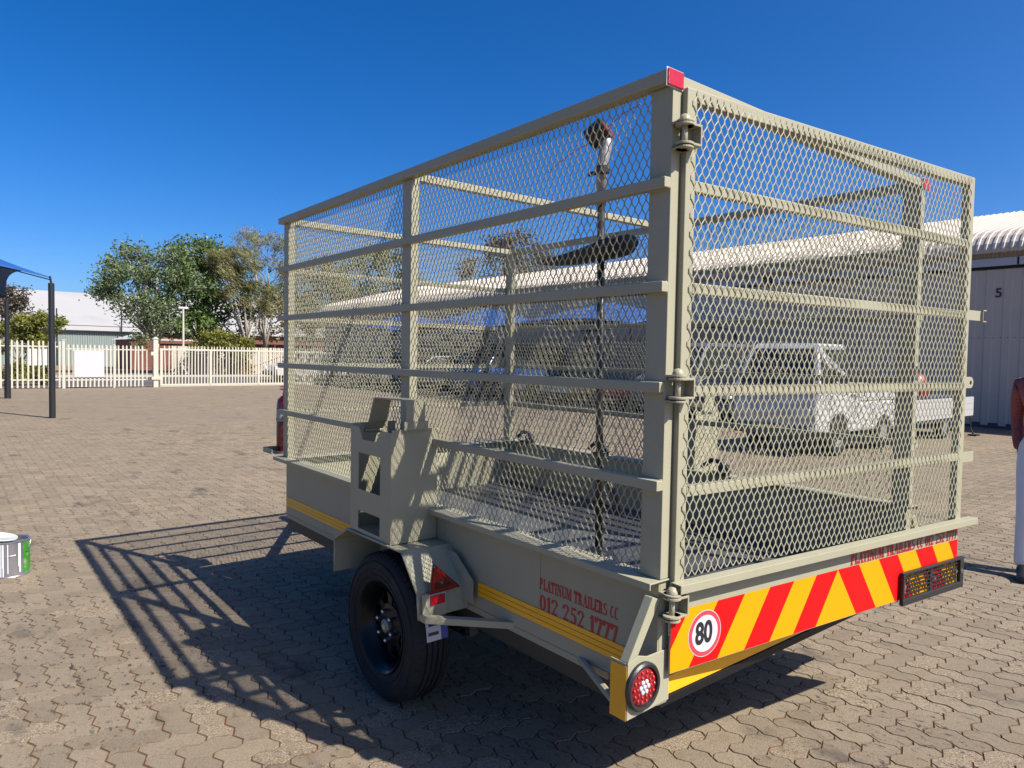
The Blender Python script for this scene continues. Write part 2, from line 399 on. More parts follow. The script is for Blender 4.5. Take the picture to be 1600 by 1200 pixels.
# ------------------------------------------------------------------ the cage trailer
W_, L_ = 1.872, 3.0
LV = [2.346, 2.042, 1.741, 1.447, 1.156]
def expanded(w, h, S=.0290, L=.053, sw=.0031, st=.0020, tilt=30, bond=.011):
    """expanded metal in the local (u,v) plane, normal n: strands and short upright bonds; verts (u, v, n), quads"""
    nu, nv = int(w/S)+2, int(h/L)+2
    A, B, Wd = [], [], []
    i, j = np.meshgrid(np.arange(-1, nu), np.arange(-1, nv), indexing='ij'); i = i.ravel(); j = j.ravel(); hb = bond/2
    for (ou, ov) in ((0, 0), (.5, .5)):
        u, v = (i+ou)*S, (j+ov)*L
        for sg in (-1, 1):
            A.append(np.stack([u+sg*.0012, v+hb], 1)); B.append(np.stack([u+sg*(.5*S-.0012), v+.5*L-hb], 1)); Wd.append(np.full(len(u), sw))
        A.append(np.stack([u, v-hb-.001], 1)); B.append(np.stack([u, v+hb+.001], 1)); Wd.append(np.full(len(u), sw*1.55))
    A = np.concatenate(A); B = np.concatenate(B); Wd = np.concatenate(Wd)[:, None]
    ok = (A[:, 0] >= -.002) & (A[:, 0] <= w) & (B[:, 0] >= -.002) & (B[:, 0] <= w) & (A[:, 1] >= -.004) & (B[:, 1] <= h)
    A, B, Wd = A[ok], B[ok], Wd[ok]; n = len(A)
    A3 = np.concatenate([A, np.zeros((n, 1))], 1); B3 = np.concatenate([B, np.zeros((n, 1))], 1)
    e = B3-A3; e /= np.linalg.norm(e, axis=1, keepdims=True)
    A3 -= e*.0008; B3 += e*.0008
    N = np.array([0, 0, 1.0]); p = np.cross(e, N); p *= np.sign(p[:, :1]); t = R(tilt)
    pp = p*math.cos(t)+N*math.sin(t); nn = -p*math.sin(t)+N*math.cos(t)
    V = np.empty((n, 8, 3))
    for k, (a, b) in enumerate([(-1, -1), (1, -1), (1, 1), (-1, 1)]):
        d = pp*(a*Wd/2)+nn*(b*st/2)
        V[:, k] = A3+d; V[:, 4+k] = B3+d
    q = np.array([(0, 1, 5, 4), (1, 2, 6, 5), (2, 3, 7, 6), (3, 0, 4, 7)])
    F = (np.arange(n)[:, None, None]*8+q[None]).reshape(-1, 4)
    V = V.reshape(-1, 3); u, v = V[:, 0].copy(), V[:, 1].copy(); ph = w*7+h*3
    V[:, 2] += .0022*np.sin(u*5.1+ph)*np.sin(v*4.3+1.3)+.0009*np.sin(u*17+v*9)                    # slight sag and bow of the sheet
    V[:, 0] += .0016*np.sin(v*6.1+u*3.7+ph)+.0006*np.sin(v*41+u*29); V[:, 1] += .0020*np.sin(u*4.9+v*2.2)+.0006*np.sin(u*37+v*23)
    return V, F
def meshpanel(name, w, h, org, ua, va, na, parent, tilt=38, m=None):
    V, F = expanded(w, h, tilt=tilt)
    M = np.array([ua, va, na]); P = V @ M+np.array(org)
    return stuff(link(name, npmesh(name, P, F, m or PAINT), None, parent))

tr = thing('cage_trailer', 'khaki steel cage trailer with expanded mesh sides and red and yellow chevron tailgate', 'trailer', (0, 0, 0))
BV = .0025
def bx(name, m, x0, x1, y0, y1, z0, z1, mir=None, parent=None, bevel=BV, label=None):
    return MB(mir).box(x0, x1, y0, y1, z0, z1).build(name, m, parent or tr, bevel, False, label)

def serif_text(txt, h, xs, name, m, parent, mtx, gap=.18):
    """condensed slab-serif lettering drawn from strokes, cap height 1"""
    T, t = .26, .085
    def V(x, a=0, b=1): return [(x-T/2, a), (x+T/2, a), (x+T/2, b), (x-T/2, b)]
    def Hh(x0, x1, y, th=None): th = th or t; return [(x0, y-th/2), (x1, y-th/2), (x1, y+th/2), (x0, y+th/2)]
    def S(x, y, w=.42): return Hh(x-w/2, x+w/2, y+(t/2 if y < .5 else -t/2))
    def arc(cx, cy, rx, ry, a0, a1, wx, wy, n=10):
        out = []
        for k in range(n):
            q0, q1 = R(a0+(a1-a0)*k/n), R(a0+(a1-a0)*(k+1)/n)
            o = lambda q, s: (cx+(rx+s*wx/2)*math.cos(q), cy+(ry+s*wy/2)*math.sin(q))
            out.append([o(q0, -1), o(q0, 1), o(q1, 1), o(q1, -1)])
        return out
    def ln(x0, y0, x1, y1, wx): return [(x0-wx/2, y0), (x0+wx/2, y0), (x1+wx/2, y1), (x1-wx/2, y1)]
    G = {
     'P': (.72, [V(.2), S(.2, 0), S(.16, 1, .32)]+arc(.28, .72, .24, .24, -90, 90, .24, t)),
     'L': (.66, [V(.2), S(.2, 0), S(.2, 1), Hh(.1, .62, t/2), V(.58, 0, .26)]),
     'A': (.8, [ln(.12, 0, .4, 1, .09), ln(.66, 0, .42, 1, T), Hh(.2, .58, .33), S(.12, 0, .28), S(.66, 0, .4)]),
     'T': (.72, [V(.36), S(.36, 0), Hh(.02, .7, 1-t/2), V(.08, .72, 1), V(.64, .72, 1)]),
     'I': (.44, [V(.22), S(.22, 0), S(.22, 1)]),
     'N': (.84, [ln(.14, 0, .14, 1, .09), ln(.68, 0, .2, 1, T), ln(.7, 0, .7, 1, .09), S(.14, 0, .28), S(.12, 1, .26), S(.7, 1, .28)]),
     'U': (.8, [V(.2, .2, 1), ln(.66, .2, .66, 1, .1), S(.2, 1), S(.66, 1, .28)]+arc(.42, .24, .24, .2, 180, 360, .2, t)),
     'M': (1.0, [ln(.12, 0, .12, 1, .09), ln(.46, .05, .2, 1, .22), ln(.46, .05, .76, 1, .09), V(.82), S(.12, 0, .26), S(.82, 0, .36), S(.14, 1, .3), S(.82, 1, .34)]),
     'R': (.82, [V(.2), S(.2, 0), S(.16, 1, .32), ln(.66, 0, .42, .5, T), S(.7, 0, .26)]+arc(.28, .74, .22, .22, -90, 90, .24, t)),
     'E': (.7, [V(.2), S(.2, 0), S(.2, 1), Hh(.1, .62, t/2), Hh(.1, .62, 1-t/2), Hh(.2, .5, .52), V(.6, 0, .22), V(.6, .78, 1)]),
     'S': (.64, arc(.31, .73, .2, .225, 30, 270, .2, t)+arc(.31, .27, .2, .225, -150, 90, .2, t)),
     'C': (.66, arc(.36, .5, .24, .455, 45, 315, .24, t)),
     '0': (.66, arc(.33, .5, .22, .455, 0, 360, .24, t, 18)),
     '1': (.46, [V(.25), S(.25, 0), ln(.06, .8, .2, .97, .12)]),
     '2': (.66, arc(.32, .74, .22, .215, -20, 190, .22, t)+[ln(.12, .05, .5, .66, .14), Hh(.06, .6, .09, .17)]),
     '5': (.64, [Hh(.14, .58, .92, .15), ln(.17, .5, .17, .95, .09)]+arc(.3, .32, .22, .28, -150, 130, .24, t)),
     '7': (.62, [Hh(.06, .58, .92, .15), ln(.26, 0, .52, .88, .22), V(.08, .7, 1)]),
    }
    vs, fs, x, outw = [], [], 0.0, []
    def flush():
        if vs:
            me = bpy.data.meshes.new(name); me.from_pydata(vs, [], fs); me.transform(mtx); outw.append(link(name, me, m, parent)); vs.clear(); fs.clear()
    for ch in txt:
        if ch == ' ': x += .42; flush(); continue
        wd, polys = G[ch]
        for k, p in enumerate(polys):
            b = len(vs); vs += [((x+a)*h*xs, c*h, .0002*(k % 3)) for a, c in p]; fs.append((b, b+1, b+2, b+3))
        x += wd+gap*.5
    flush(); return outw, x*h*xs

# posts, rails, top frame
for mir in (None, W_):
    for (a, b) in ((0.0, .08), (1.46, 1.54), (2.925, 3.0)):
        bx('post', PAINT, .030, .070, a, b, .857, 2.308, mir)
    for z in LV[1:]:
        bx('rail', PAINT, 0.0, .0295, -.002, 3.025, z-.031, z, mir)
    # top rail is an angle: outer face and top leg
    m = MB(mir); m.prism([(0, 2.309), (.048, 2.309), (.048, 2.346), (0, 2.346)], -.001, 3.02, 'y'); m.build('top_rail', PAINT, tr, BV)
    # sill: flange with a turned-down lip
    m = MB(mir); m.prism([(-.022, .835), (-.017, .835), (-.017, .851), (.075, .851), (.075, .856), (-.022, .856)], -.004, 3.035, 'y'); m.build('sill_flange', PAINT, tr, .0012)
    # lower side panel and its bottom fold
    m = MB(mir); m.prism([(.030, .505), (.036, .505), (.036, .8505), (.030, .8505)], .0048, 2.945, 'y'); m.build('side_panel', PAINTW, tr, .001)
    m = MB(mir); m.prism([(.030, .478), (.085, .478), (.085, .504), (.030, .504)], .20, 2.94, 'y'); m.build('panel_fold', PAINTW, tr, .003)
    m = MB(mir); m.prism([(.052, .405), (.056, .405), (.056, .470), (.105, .470), (.105, .477), (.052, .477)], .10, 2.96, 'y'); m.build('chassis_rail', DARKST, tr, .002)
    m = MB(mir); m.box(.0292, .0297, .5335, .5350, .62, .845); m.build('panel_seam', mat('seam_khaki', (.2, .18, .13), .7), tr)  # seam drawn as a thin strip, darker than the side panel
    # yellow reflective tape, three ribs
    for (a, b) in ((.085, .905), (1.745, 2.935)):
        m = MB(mir)
        for k in range(3): m.box(.0265, .0298, a, b, .556+k*.0190, .556+k*.0190+.0172)
        m.build('reflective_tape', YTAPE, tr, .0008)
    # expanded mesh between the posts, flush with their outer faces
for nm, x, na in (('left', .0315, (-1, 0, 0)), ('right', W_-.0315, (1, 0, 0))):
    meshpanel('side_mesh', 1.386, 1.452, (x, .077, .856), (0, 1, 0), (0, 0, 1), na, tr, 30 if nm == 'left' else -30)
    meshpanel('side_mesh', 1.395, 1.452, (x, 1.537, .856), (0, 1, 0), (0, 0, 1), na, tr, 30 if nm == 'left' else -30)
wm = MB(); rw = random.Random(9)
wm.tube([(.029+rw.uniform(-.0006, .0006), -.038+.0076*k, rw.uniform(-.0008, .0008)) for k in range(11)], [rw.uniform(.0022, .0038) for k in range(11)], 5)
wme_ = bpy.data.meshes.new('weld_bead'); wme_.from_pydata(wm.v, [], wm.f); wme_.materials.append(PAINT)
for p_ in wme_.polygons: p_.use_smooth = True
for y in (.04, 1.50, 2.963):
    for z in LV[1:]:
        for zz in (z, z-.031):
            o = bpy.data.objects.new('weld_bead', wme_); COL.objects.link(o); o.parent = tr; o.location = (0, y, zz); o.scale = (1, rw.choice((-.95, 1)), 1)
# cross members
bx('cross_beam', PAINT, .0485, W_-.0485, 0.002, .046, 2.309, 2.345)
bx('cross_beam', PAINT, .0485, W_-.0485, 1.475, 1.515, 2.309, 2.343)
bx('cross_beam', PAINT, .0485, W_-.0485, 2.970, 3.018, 2.309, 2.345)
for z in LV[1:]: bx('front_rail', PAINT, .03, W_-.03, 3.001, 3.024, z-.031, z-.001)
meshpanel('front_mesh', W_-.146, 1.452, (.073, 2.992, .856), (1, 0, 0), (0, 0, 1), (0, -1, 0), tr, -30)
m = MB(); m.box(.037, W_-.037, 2.946, 2.952, .505, .850); m.build('headboard', PAINT, tr, .001)
m = MB(); m.prism([(.02, .851), (W_-.02, .851), (W_-.02, .8555), (.02, .8555)], 2.90, 3.03, 'y'); m.build('front_sill', PAINT, tr)
# floor with plate joints
for a, b in ((.06, .99), (.995, 1.92), (1.925, 2.945)): bx('floor_plate', FLOORM, .037, W_-.037, a, b, .508, .530, bevel=.002)
for y in (.25, .8, 1.2, 1.6, 2.1, 2.6): bx('cross_bearer', DARKST, .106, W_-.106, y, y+.04, .44, .505, bevel=.002)
# rear sill beam with yellow tape and black bumper plate
bx('rear_beam', PAINT, .085, W_-.085, .02, .06, .545, .60)
bx('rear_tape', YTAPE, .085, W_-.085, .016, .0195, .484, .540, bevel=.0008)
bx('rear_beam', PAINT, .085, W_-.085, .0197, .05, .482, .5445)
bx('bumper_plate', BLACK, .06, W_-.06, .012, .075, .453, .4815)

for mir in (None, W_):
    # rear light bracket: lamp panel, diagonal strut, stub post, side plate with amber tape
    m = MB(mir); m.prism([(-.107, .473), (.082, .481), (.082, .640), (-.02, .640), (-.060, .652), (-.107, .640)], -.002, .004, 'y'); m.build('lamp_panel', PAINT, tr, .0015)
    bx('lower_post', PAINT, .0365, .082, .0045, .075, .47, .8495, mir)
    m = MB(mir); m.prism([(-.107, .641), (-.064, .653), (.030, .800), (-.004, .812)], -.002, .030, 'y'); m.build('diagonal_strut', PAINT, tr, .002)
    m = MB(mir); m.prism([(-.1085, .474), (-.104, .474), (-.104, .640), (-.1085, .640)], .0045, .064, 'y'); m.build('side_plate', PAINT, tr, .001)
    m = MB(mir); m.box(-.1105, -.109, .0, .062, .472, .632); m.build('amber_tape', AMBER, tr, .004)
    m = MB(mir); m.prism([(.03, .50), (.05, .47), (-.06, .48), (-.085, .50)], .060, .066, 'y'); m.build('gusset', PAINT, tr, .001)
    m = MB(mir); m.tube([(-.09, .06, .50), (.05, .36, .50)], .012, 8); m.build('brace_bar', PAINT, tr)
    # round lamp
    cx = -.046; cz = .560
    lamp = MB(mir).lathe([(.0, -.004), (.056, -.004), (.058, -.016), (.066, -.018), (.0715, -.012), (.0715, -.0025)], (cx, 0, cz), 'y', 40).build('tail_lamp', PLASTIC, tr); autosmooth(lamp)
    ln = MB(mir).lathe([(.0, -.0135), (.046, -.0135), (.0555, -.009), (.0555, -.0042)], (cx, 0, cz), 'y', 40).build('lens', RLENS, lamp); autosmooth(ln)
    d = MB(mir)
    for rr, nn, sz in ((.044, 14, .0052), (.030, 10, .0048)):
        for k in range(nn):
            t = 2*math.pi*k/nn; d.ball((cx+rr*math.cos(t), -.0145, cz+rr*math.sin(t)), sz, .003, sz, 8, 6)
    d.build('red_diodes', mat('red_diode', (.42, .015, .02), .12, 0, .1, 40, 0, 60, .7, .5), lamp, 0, True)
    d = MB(mir)
    for k in range(7):
        rr = 0 if k == 0 else .0165; t = k*math.pi/3; d.ball((cx+rr*math.cos(t), -.0148, cz+rr*math.sin(t)), .0078, .004, .0078, 10, 6)
    d.build('white_diodes', mat('clear_diode', (.55, .54, .56), .1, .2, .05, 40, 0, 60, .7, .5), lamp, 0, True)
    # corner marker on the end of the top rail
    bx('corner_marker', RREFL, -.001, .070, -.008, -.0015, 2.300, 2.348, mir, bevel=.006)
    bx('marker_rim', WHITE, -.004, .073, -.0025, -.0015, 2.297, 2.351, mir, bevel=.0)

    # mudguard: folded plate over the wheel
    prof = [(1.728, .488), (1.728, .642), (1.600, .716), (1.110, .722), (.985, .585), (.972, .488)]
    m = MB(mir); t_ = .004
    inner = [(1.724, .488), (1.724, .640), (1.599, .712), (1.112, .718), (.989, .584), (.976, .488)]
    poly = prof+inner[::-1]; n = len(poly)
    vs = [(-.205, y, z) for y, z in poly]+[(.029, y, z) for y, z in poly]; k = len(prof); fs = []
    for i in range(k-1): fs += [(i, i+1, n+i+1, n+i), (n-1-i, 2*n-1-i, 2*n-2-i, n-2-i), (i, n-1-i, n-2-i, i+1), (n+i, n+i+1, 2*n-2-i, 2*n-1-i)]
    fs += [(0, n, 2*n-1, n-1), (k-1, k, n+k, n+k-1)]
    m.add(vs, fs); mg = m.build('mudguard', PAINT, tr)
    bm = bmesh.new(); bm.from_mesh(mg.data); bmesh.ops.recalc_face_normals(bm, faces=bm.faces); bm.to_mesh(mg.data); bm.free()
    # rolled outer edge of the mudguard
    m = MB(mir)
    for (p, q) in zip(prof, prof[1:]):
        m.tube([(-.205, p[0], p[1]), (-.205, q[0], q[1])], .0055, 6)
    m.build('mudguard_edge', PAINT, tr, 0, True)
    # gusset between mudguard and body, rear mounting plate, support bar
    m = MB(mir); m.prism([(1.00, .59), (1.108, .705), (1.03, .705), (.905, .62), (.905, .53), (.985, .53)], .0, .004, 'x'); m.build('gusset_plate', PAINT, tr)
    m = MB(mir); m.box(-.195, -.085, .962, .9710, .490, .586); m.build('reflector_plate', PAINT, tr, .001)
    m = MB(mir); m.add([(-.205,.972,.487),(-.205,.972,.512),(-.205,.93,.487),(-.205,.93,.512),(.05,.66,.49),(.05,.66,.515),(.05,.70,.49),(.05,.70,.515)],
          [(2,3,5,4),(0,6,7,1),(0,2,4,6),(1,7,5,3),(0,1,3,2),(4,5,7,6)]); m.build('support_bar', PAINT, tr)
    # triangular and rectangular reflectors
    tri = [(-.171, .583), (-.020, .588), (-.155, .708)]
    m = MB(mir); m.prism(tri, .955, .9615, 'y'); m.build('triangle_reflector', mat('dark_red_reflector', (.07, .001, .002), .18, 0, .3, 50, .3, 300, .6, .4), tr, .006)
    c_ = (sum(p[0] for p in tri)/3, sum(p[1] for p in tri)/3)
    m = MB(mir)
    for a, b in ((0, 1), (1, 2), (2, 0)):
        P0, P1 = tri[a], tri[b]; mixp = lambda p, s: (p[0]+(c_[0]-p[0])*s, p[1]+(c_[1]-p[1])*s)
        q = [mixp(P0, .12), mixp(P1, .12), mixp(P1, .38), mixp(P0, .38)]
        m.add([(x, .9543, z) for x, z in q], [(0, 1, 2, 3)])
    m.build('reflector_band', mat('deep_red_reflector', (.20, .002, .004), .18, 0, .4, 70, .3, 300, .6, .3), tr)
    m = MB(mir); m.cyl((-.115, .9545, .622), (-.115, .951, .622), .004, n=8); m.cyl((-.150, .9545, .690), (-.150, .951, .690), .0035, n=8); m.build('rivet', CHROME, tr)
    bx('rectangle_reflector', RREFL, -.164, -.094, .9555, .9615, .538, .577, mir, bevel=.003)
    bx('reflector_backing', WHITE, -.168, -.090, .9605, .9618, .534, .581, mir, bevel=0)

    # wheel
    wx0, wx1, wy, wz, rt = -.168, .022, 1.372, .322, .322; wc = (wx0+wx1)/2
    wheel = MB(mir)
    pr = [(.186, wx0+.028), (.200, wx0+.012), (.225, wx0+.003), (.262, wx0), (.290, wx0+.006), (.308, wx0+.018), (.3165, wx0+.032)]
    nx_ = [wx0+.032]; gro = [.052, .078, .104, .130]
    xs_ = []
    for g in gro:
        for gx, gr in ((g-.0055, rt), (g-.0035, rt-.008), (g+.0035, rt-.008), (g+.0055, rt)): pr.append((gr-(.0015 if abs(g-.091) > .03 else 0), wx0+gx))
    pr += [(r_, wx0+wx1-x_) for r_, x_ in [(.3165, wx0+.032), (.308, wx0+.018), (.290, wx0+.006), (.262, wx0), (.225, wx0+.003), (.200, wx0+.012), (.186, wx0+.028)]]
    wheel.lathe(pr, (0, wy, wz), 'x', 72); wheel = wheel.build('wheel', RUBBER, tr, label='black tyre on a black steel rim'); autosmooth(wheel, 30)
    for rr_ in (.228, .252, .284):
        q = MB(mir).lathe([(rr_-.004, wx0+.006), (rr_-.002, wx0-.0012), (rr_+.002, wx0-.0012), (rr_+.004, wx0+.006)], (0, wy, wz), 'x', 64).build('sidewall_rib', RUBBER, wheel); autosmooth(q, 60)
    tb = MB(mir)      # shoulder blocks
    for k in range(64):
        t = 2*math.pi*k/64; ct, st = math.cos(t), math.sin(t); t2 = t+2*math.pi/64*.62; c2, s2 = math.cos(t2), math.sin(t2)
        for sgn in (0, 1):
            xa, xb, xc = (wx0+.018, wx0+.030, wx0+.046) if not sgn else (wx1-.018, wx1-.030, wx1-.046)
            rr = ((.3085, xa), (.3195, xb), (.3215, xc)); vs = []
            for r_, x_ in rr: vs += [(x_, wy+r_*ct, wz+r_*st), (x_, wy+r_*c2, wz+r_*s2)]
            rr2 = ((.300, xa), (.310, xb), (.312, xc))
            for r_, x_ in rr2: vs += [(x_, wy+r_*ct, wz+r_*st), (x_, wy+r_*c2, wz+r_*s2)]
            f = [(0, 1, 3, 2), (2, 3, 5, 4), (0, 2, 8, 6), (2, 4, 10, 8), (1, 7, 9, 3), (3, 9, 11, 5), (0, 6, 7, 1), (4, 5, 11, 10)]
            tb.add(vs, f if not sgn else [tuple(reversed(q)) for q in f])
    tb = stuff(tb.build('tread_blocks', RUBBER, wheel))
    rim = MB(mir).lathe([(.188, wx0+.024), (.196, wx0+.010), (.193, wx0+.006), (.186, wx0+.012), (.178, wx0+.020), (.172, wx0+.030), (.160, wx0+.040), (.158, wx0+.075), (.150, wx0+.085), (.148, wx0+.16), (.18, wx0+.17)], (0, wy, wz), 'x', 64)
    rim = rim.build('rim', RIMB, wheel); autosmooth(rim, 50)
    # dished centre with eight D-shaped cut-outs
    dm = MB(mir); dm.lathe([(.0, wx0+.052), (.045, wx0+.052), (.075, wx0+.056), (.092, wx0+.060), (.092, wx0+.068), (.0, wx0+.064)], (0, wy, wz), 'x', 48)
    for k in range(8):
        t0 = 2*math.pi*k/8; vs = []
        for (r_, dt, x_) in ((.090, .20, .0595), (.118, .13, .058), (.150, .30, .068)):
            for s_ in (-1, 1): vs.append((wx0+x_, wy+r_*math.cos(t0+s_*dt), wz+r_*math.sin(t0+s_*dt)))
        vs += [(x+.007, y, z) for x, y, z in vs]
        dm.add(vs, [(0, 1, 3, 2), (2, 3, 5, 4), (6, 8, 9, 7), (8, 10, 11, 9), (0, 2, 8, 6), (2, 4, 10, 8), (1, 7, 9, 3), (3, 9, 11, 5)])
    dm = dm.build('wheel_disc', RIMB, wheel); autosmooth(dm, 40)
    for k in range(6):
        t = 2*math.pi*(k+.3)/6; y, z = wy+.062*math.cos(t), wz+.062*math.sin(t)
        q = MB(mir).cyl((wx0+.054, y, z), (wx0+.030, y, z), .0105, .0095, 6); q.ball((wx0+.030, y, z), .006, .0085, .0085, 10, 6); q.build('wheel_nut', CHROME, wheel)
    q = MB(mir).lathe([(.030, wx0+.055), (.030, wx0+.036), (.027, wx0+.032), (.0, wx0+.030)], (0, wy, wz), 'x', 24).build('hub_cap', mat('hub_grey', (.25, .26, .25), .35, .5), wheel); autosmooth(q)
    q = MB(mir).cyl((wx0+.0315, wy, wz-.004), (wx0+.0290, wy, wz-.004), .013, .012, 16).build('hub_sticker', mat('hub_green', (.42, .50, .20), .4), wheel)
    # sticker wrapped on the tread (seen from behind)
    for nm, xa, xb, mm in (('tyre_label', -.118, -.048, mat('label_white', (.50, .51, .58), .5)), ('tyre_label_end', -.047, -.015, mat('label_blue', (.035, .055, .28), .5))):
        vs, fs = [], []
        for k in range(9):
            t = math.pi+R(5+k*4.6); r_ = rt+.0016
            for x_ in (xa, xb): vs.append((x_, wy+r_*math.cos(t), wz-r_*math.sin(t)))
        for k in range(8): fs.append((2*k, 2*k+1, 2*k+3, 2*k+2))
        MB(mir).add(vs, fs).build(nm, mm, wheel)
    m = MB(mir)
    for k, (a, b) in enumerate(((-.110, -.060), (-.105, -.056), (-.112, -.072), (-.100, -.056))):
        vs = []
        for q_ in (0, 1):
            t = math.pi+R(9+k*6.5+q_*2.4); r_ = rt+.0022
            for x_ in (a, b): vs.append((x_, wy+r_*math.cos(t), wz-r_*math.sin(t)))
        m.add(vs, [(0, 1, 3, 2)])
    m.build('label_print', mat('label_ink', (.03, .03, .06), .5), wheel)
    # axle stub and leaf spring
    if mir is None:
        bx('axle', DARKST, .02, W_-.02, wy-.025, wy+.025, wz-.025, wz+.025)
    m = MB(mir)
    for k in range(4): m.box(.07, .12, wy-.33+.06*k, wy+.33-.06*k, .36+.010*k-.03, .369+.010*k-.03)
    m.build('leaf_spring', DARKST, tr)
    bx('spring_hanger', DARKST, .075, .115, wy-.35, wy-.31, .335, .41, mir); bx('spring_hanger', DARKST, .075, .115, wy+.31, wy+.35, .335, .41, mir)

    # jerry can holder
    jx0, jx1, jy0, jy1, jz0, jz1 = -.2, .026, 1.212, 1.58, .724, 1.19
    jc = MB(mir)
    jc.box(jx0, jx0+.004, jy0, jy0+.092, jz0, jz1); jc.box(jx0, jx0+.004, jy1-.075, jy1, jz0, jz1)
    jc.box(jx0, jx0+.004, jy0+.092, jy1-.075, 1.078, 1.138); jc.box(jx0, jx0+.004, jy0+.092, jy1-.075, .822, .915); jc.box(jx0, jx0+.004, jy0+.092, jy1-.075, jz0, .740)
    jc.prism([(jy0+.092, 1.138), (jy0+.132, 1.138), (jy0+.092, 1.188)], jx0, jx0+.004, 'x'); jc.prism([(jy1-.075, 1.138), (jy1-.075, 1.188), (jy1-.112, 1.138)], jx0, jx0+.004, 'x')
    jc = jc.build('jerrycan_holder', PAINT, tr, label='jerry can holder with cut-out outer face')
    m = MB(mir); m.box(jx0+.004, jx1, jy0, jy0+.004, jz0, jz1+.012); m.build('rear_plate', PAINT, jc, .0015)
    m = MB(mir); m.box(jx0+.004, jx1, jy1-.004, jy1, jz0, jz1+.012); m.build('front_plate', PAINT, jc, .0015)
    m = MB(mir); m.box(jx1-.004, jx1, jy0+.004, jy1-.004, jz0, jz1-.06); m.build('inner_plate', PAINT, jc, .001)
    m = MB(mir); m.box(jx0+.004, jx1-.004, jy0+.004, jy1-.004, jz0, jz0+.004); m.build('base_plate', PAINT, jc)
    # hold-down strap over the can
    m = MB(mir); xa, xb = -.135, -.045
    pts = [(1.575, 1.165), (1.535, 1.212), (1.490, 1.318), (1.205, 1.322), (1.205, 1.215)]
    for p, q in zip(pts, pts[1:]):
        d = Vector((0, q[0]-p[0], q[1]-p[1])).normalized(); nrm = Vector((0, -d.z, d.y))*.0022
        vs = [(x, y+s*nrm.y, z+s*nrm.z) for (y, z) in (p, q) for x in (xa, xb) for s in (-1, 1)]
        m.add(vs, [(0, 1, 3, 2), (4, 6, 7, 5), (0, 4, 5, 1), (2, 3, 7, 6), (0, 2, 6, 4), (1, 5, 7, 3)])
    sp_ = m.build('hold_down_strap', PAINT, jc)
    bm = bmesh.new(); bm.from_mesh(sp_.data); bmesh.ops.recalc_face_normals(bm, faces=bm.faces); bm.to_mesh(sp_.data); bm.free()
    m = MB(mir); m.box(xa-.012, xb+.012, 1.196, 1.2045, 1.200, 1.235); m.build('strap_clamp', PAINT, jc)
    m = MB(mir); m.cyl((xa, 1.575, 1.165), (xb, 1.575, 1.165), .009); m.build('strap_hinge', PAINT, jc)

# lettering on the side panel
mt = Matrix(((0, 0, -1, .0292), (-1, 0, 0, .538), (0, 1, 0, .684), (0, 0, 0, 1)))
o1, wd = serif_text('PLATINUM TRAILERS CC', .041, .62, 'lettering', LETTER, tr, Matrix.Identity(4), .06)
sc_ = .378/wd
for q in o1: q.data.transform(mt @ Matrix.Diagonal((sc_, 1, 1, 1)))
mt = Matrix(((0, 0, -1, .0292), (-1, 0, 0, .536), (0, 1, 0, .6085), (0, 0, 0, 1)))
o2, wd = serif_text('012 252 1777', .058, .62, 'lettering', LETTER, tr, Matrix.Identity(4), .10)
sc_ = .378/wd
for q in o2: q.data.transform(mt @ Matrix.Diagonal((sc_, 1, 1, 1)))

# drawbar, jockey wheel, coupling (ahead of the body)
for mir in (None, W_):
    m = MB(mir); m.tube([(.12, 2.9, .44), (.90, 4.25, .44)], .035, 4); m.build('drawbar', DARKST, tr)
m = MB(); m.box(.88, .992, 4.15, 4.5, .41, .47); m.ball((.936, 4.5, .44), .05, .07, .05); m.build('coupling', DARKST, tr, .004)
m = MB(); m.cyl((.80, 4.0, .62), (.80, 4.0, .10), .025); m.build('jockey_stand', STEELG, tr)
m = MB(); m.lathe([(.02, -.025), (.09, -.025), (.10, -.015), (.10, .015), (.09, .025), (.02, .025)], (.80, 4.0, .10), 'x', 24, True); m.build('jockey_wheel', RUBBER, tr, 0, True)
# extinguisher tray at the front corner
m = MB(); m.box(-.03, .15, 3.036, 3.19, .868, .873); m.box(-.03, -.026, 3.036, 3.19, .8735, .90); m.box(-.0255, .15, 3.186, 3.19, .8735, .90); m.build('extinguisher_tray', PAINT, tr)
m = MB(); m.box(.10, .30, .36, .37, .531, .70); m.box(.10, .30, .49, .50, .531, .70); m.box(.10, .11, .371, .489, .531, .70); m.box(.29, .30, .371, .489, .531, .70); m.build('trimmer_rack', PAINT, tr)
# toggles on the far sill
for y in (2.72, 1.95, 1.02):
    m = MB(); x = W_-.06
    m.box(x-.02, x+.02, y-.06, y+.06, .858, .872); m.tube([(x, y-.07, .88), (x, y-.02, .93), (x, y+.05, .935), (x, y+.11, .89)], .014, 8); m.cyl((x-.03, y-.03, .90), (x+.03, y-.03, .90), .02); m.build('tie_down_latch', PLASTIC, tr)

# ------------------------------------------------------------------ tailgate (part of the trailer, slightly open)
TH = R(6.4)
tg = bpy.data.objects.new('tailgate', None); COL.objects.link(tg); tg.parent = tr; tg.empty_display_size = .1
tg.location = (.072, -.02, -.0364); tg.rotation_euler = (0, 0, -TH); tg.scale = (1.024, 1, 1.024); tg['label'] = 'mesh tailgate standing ajar with chevron board below'
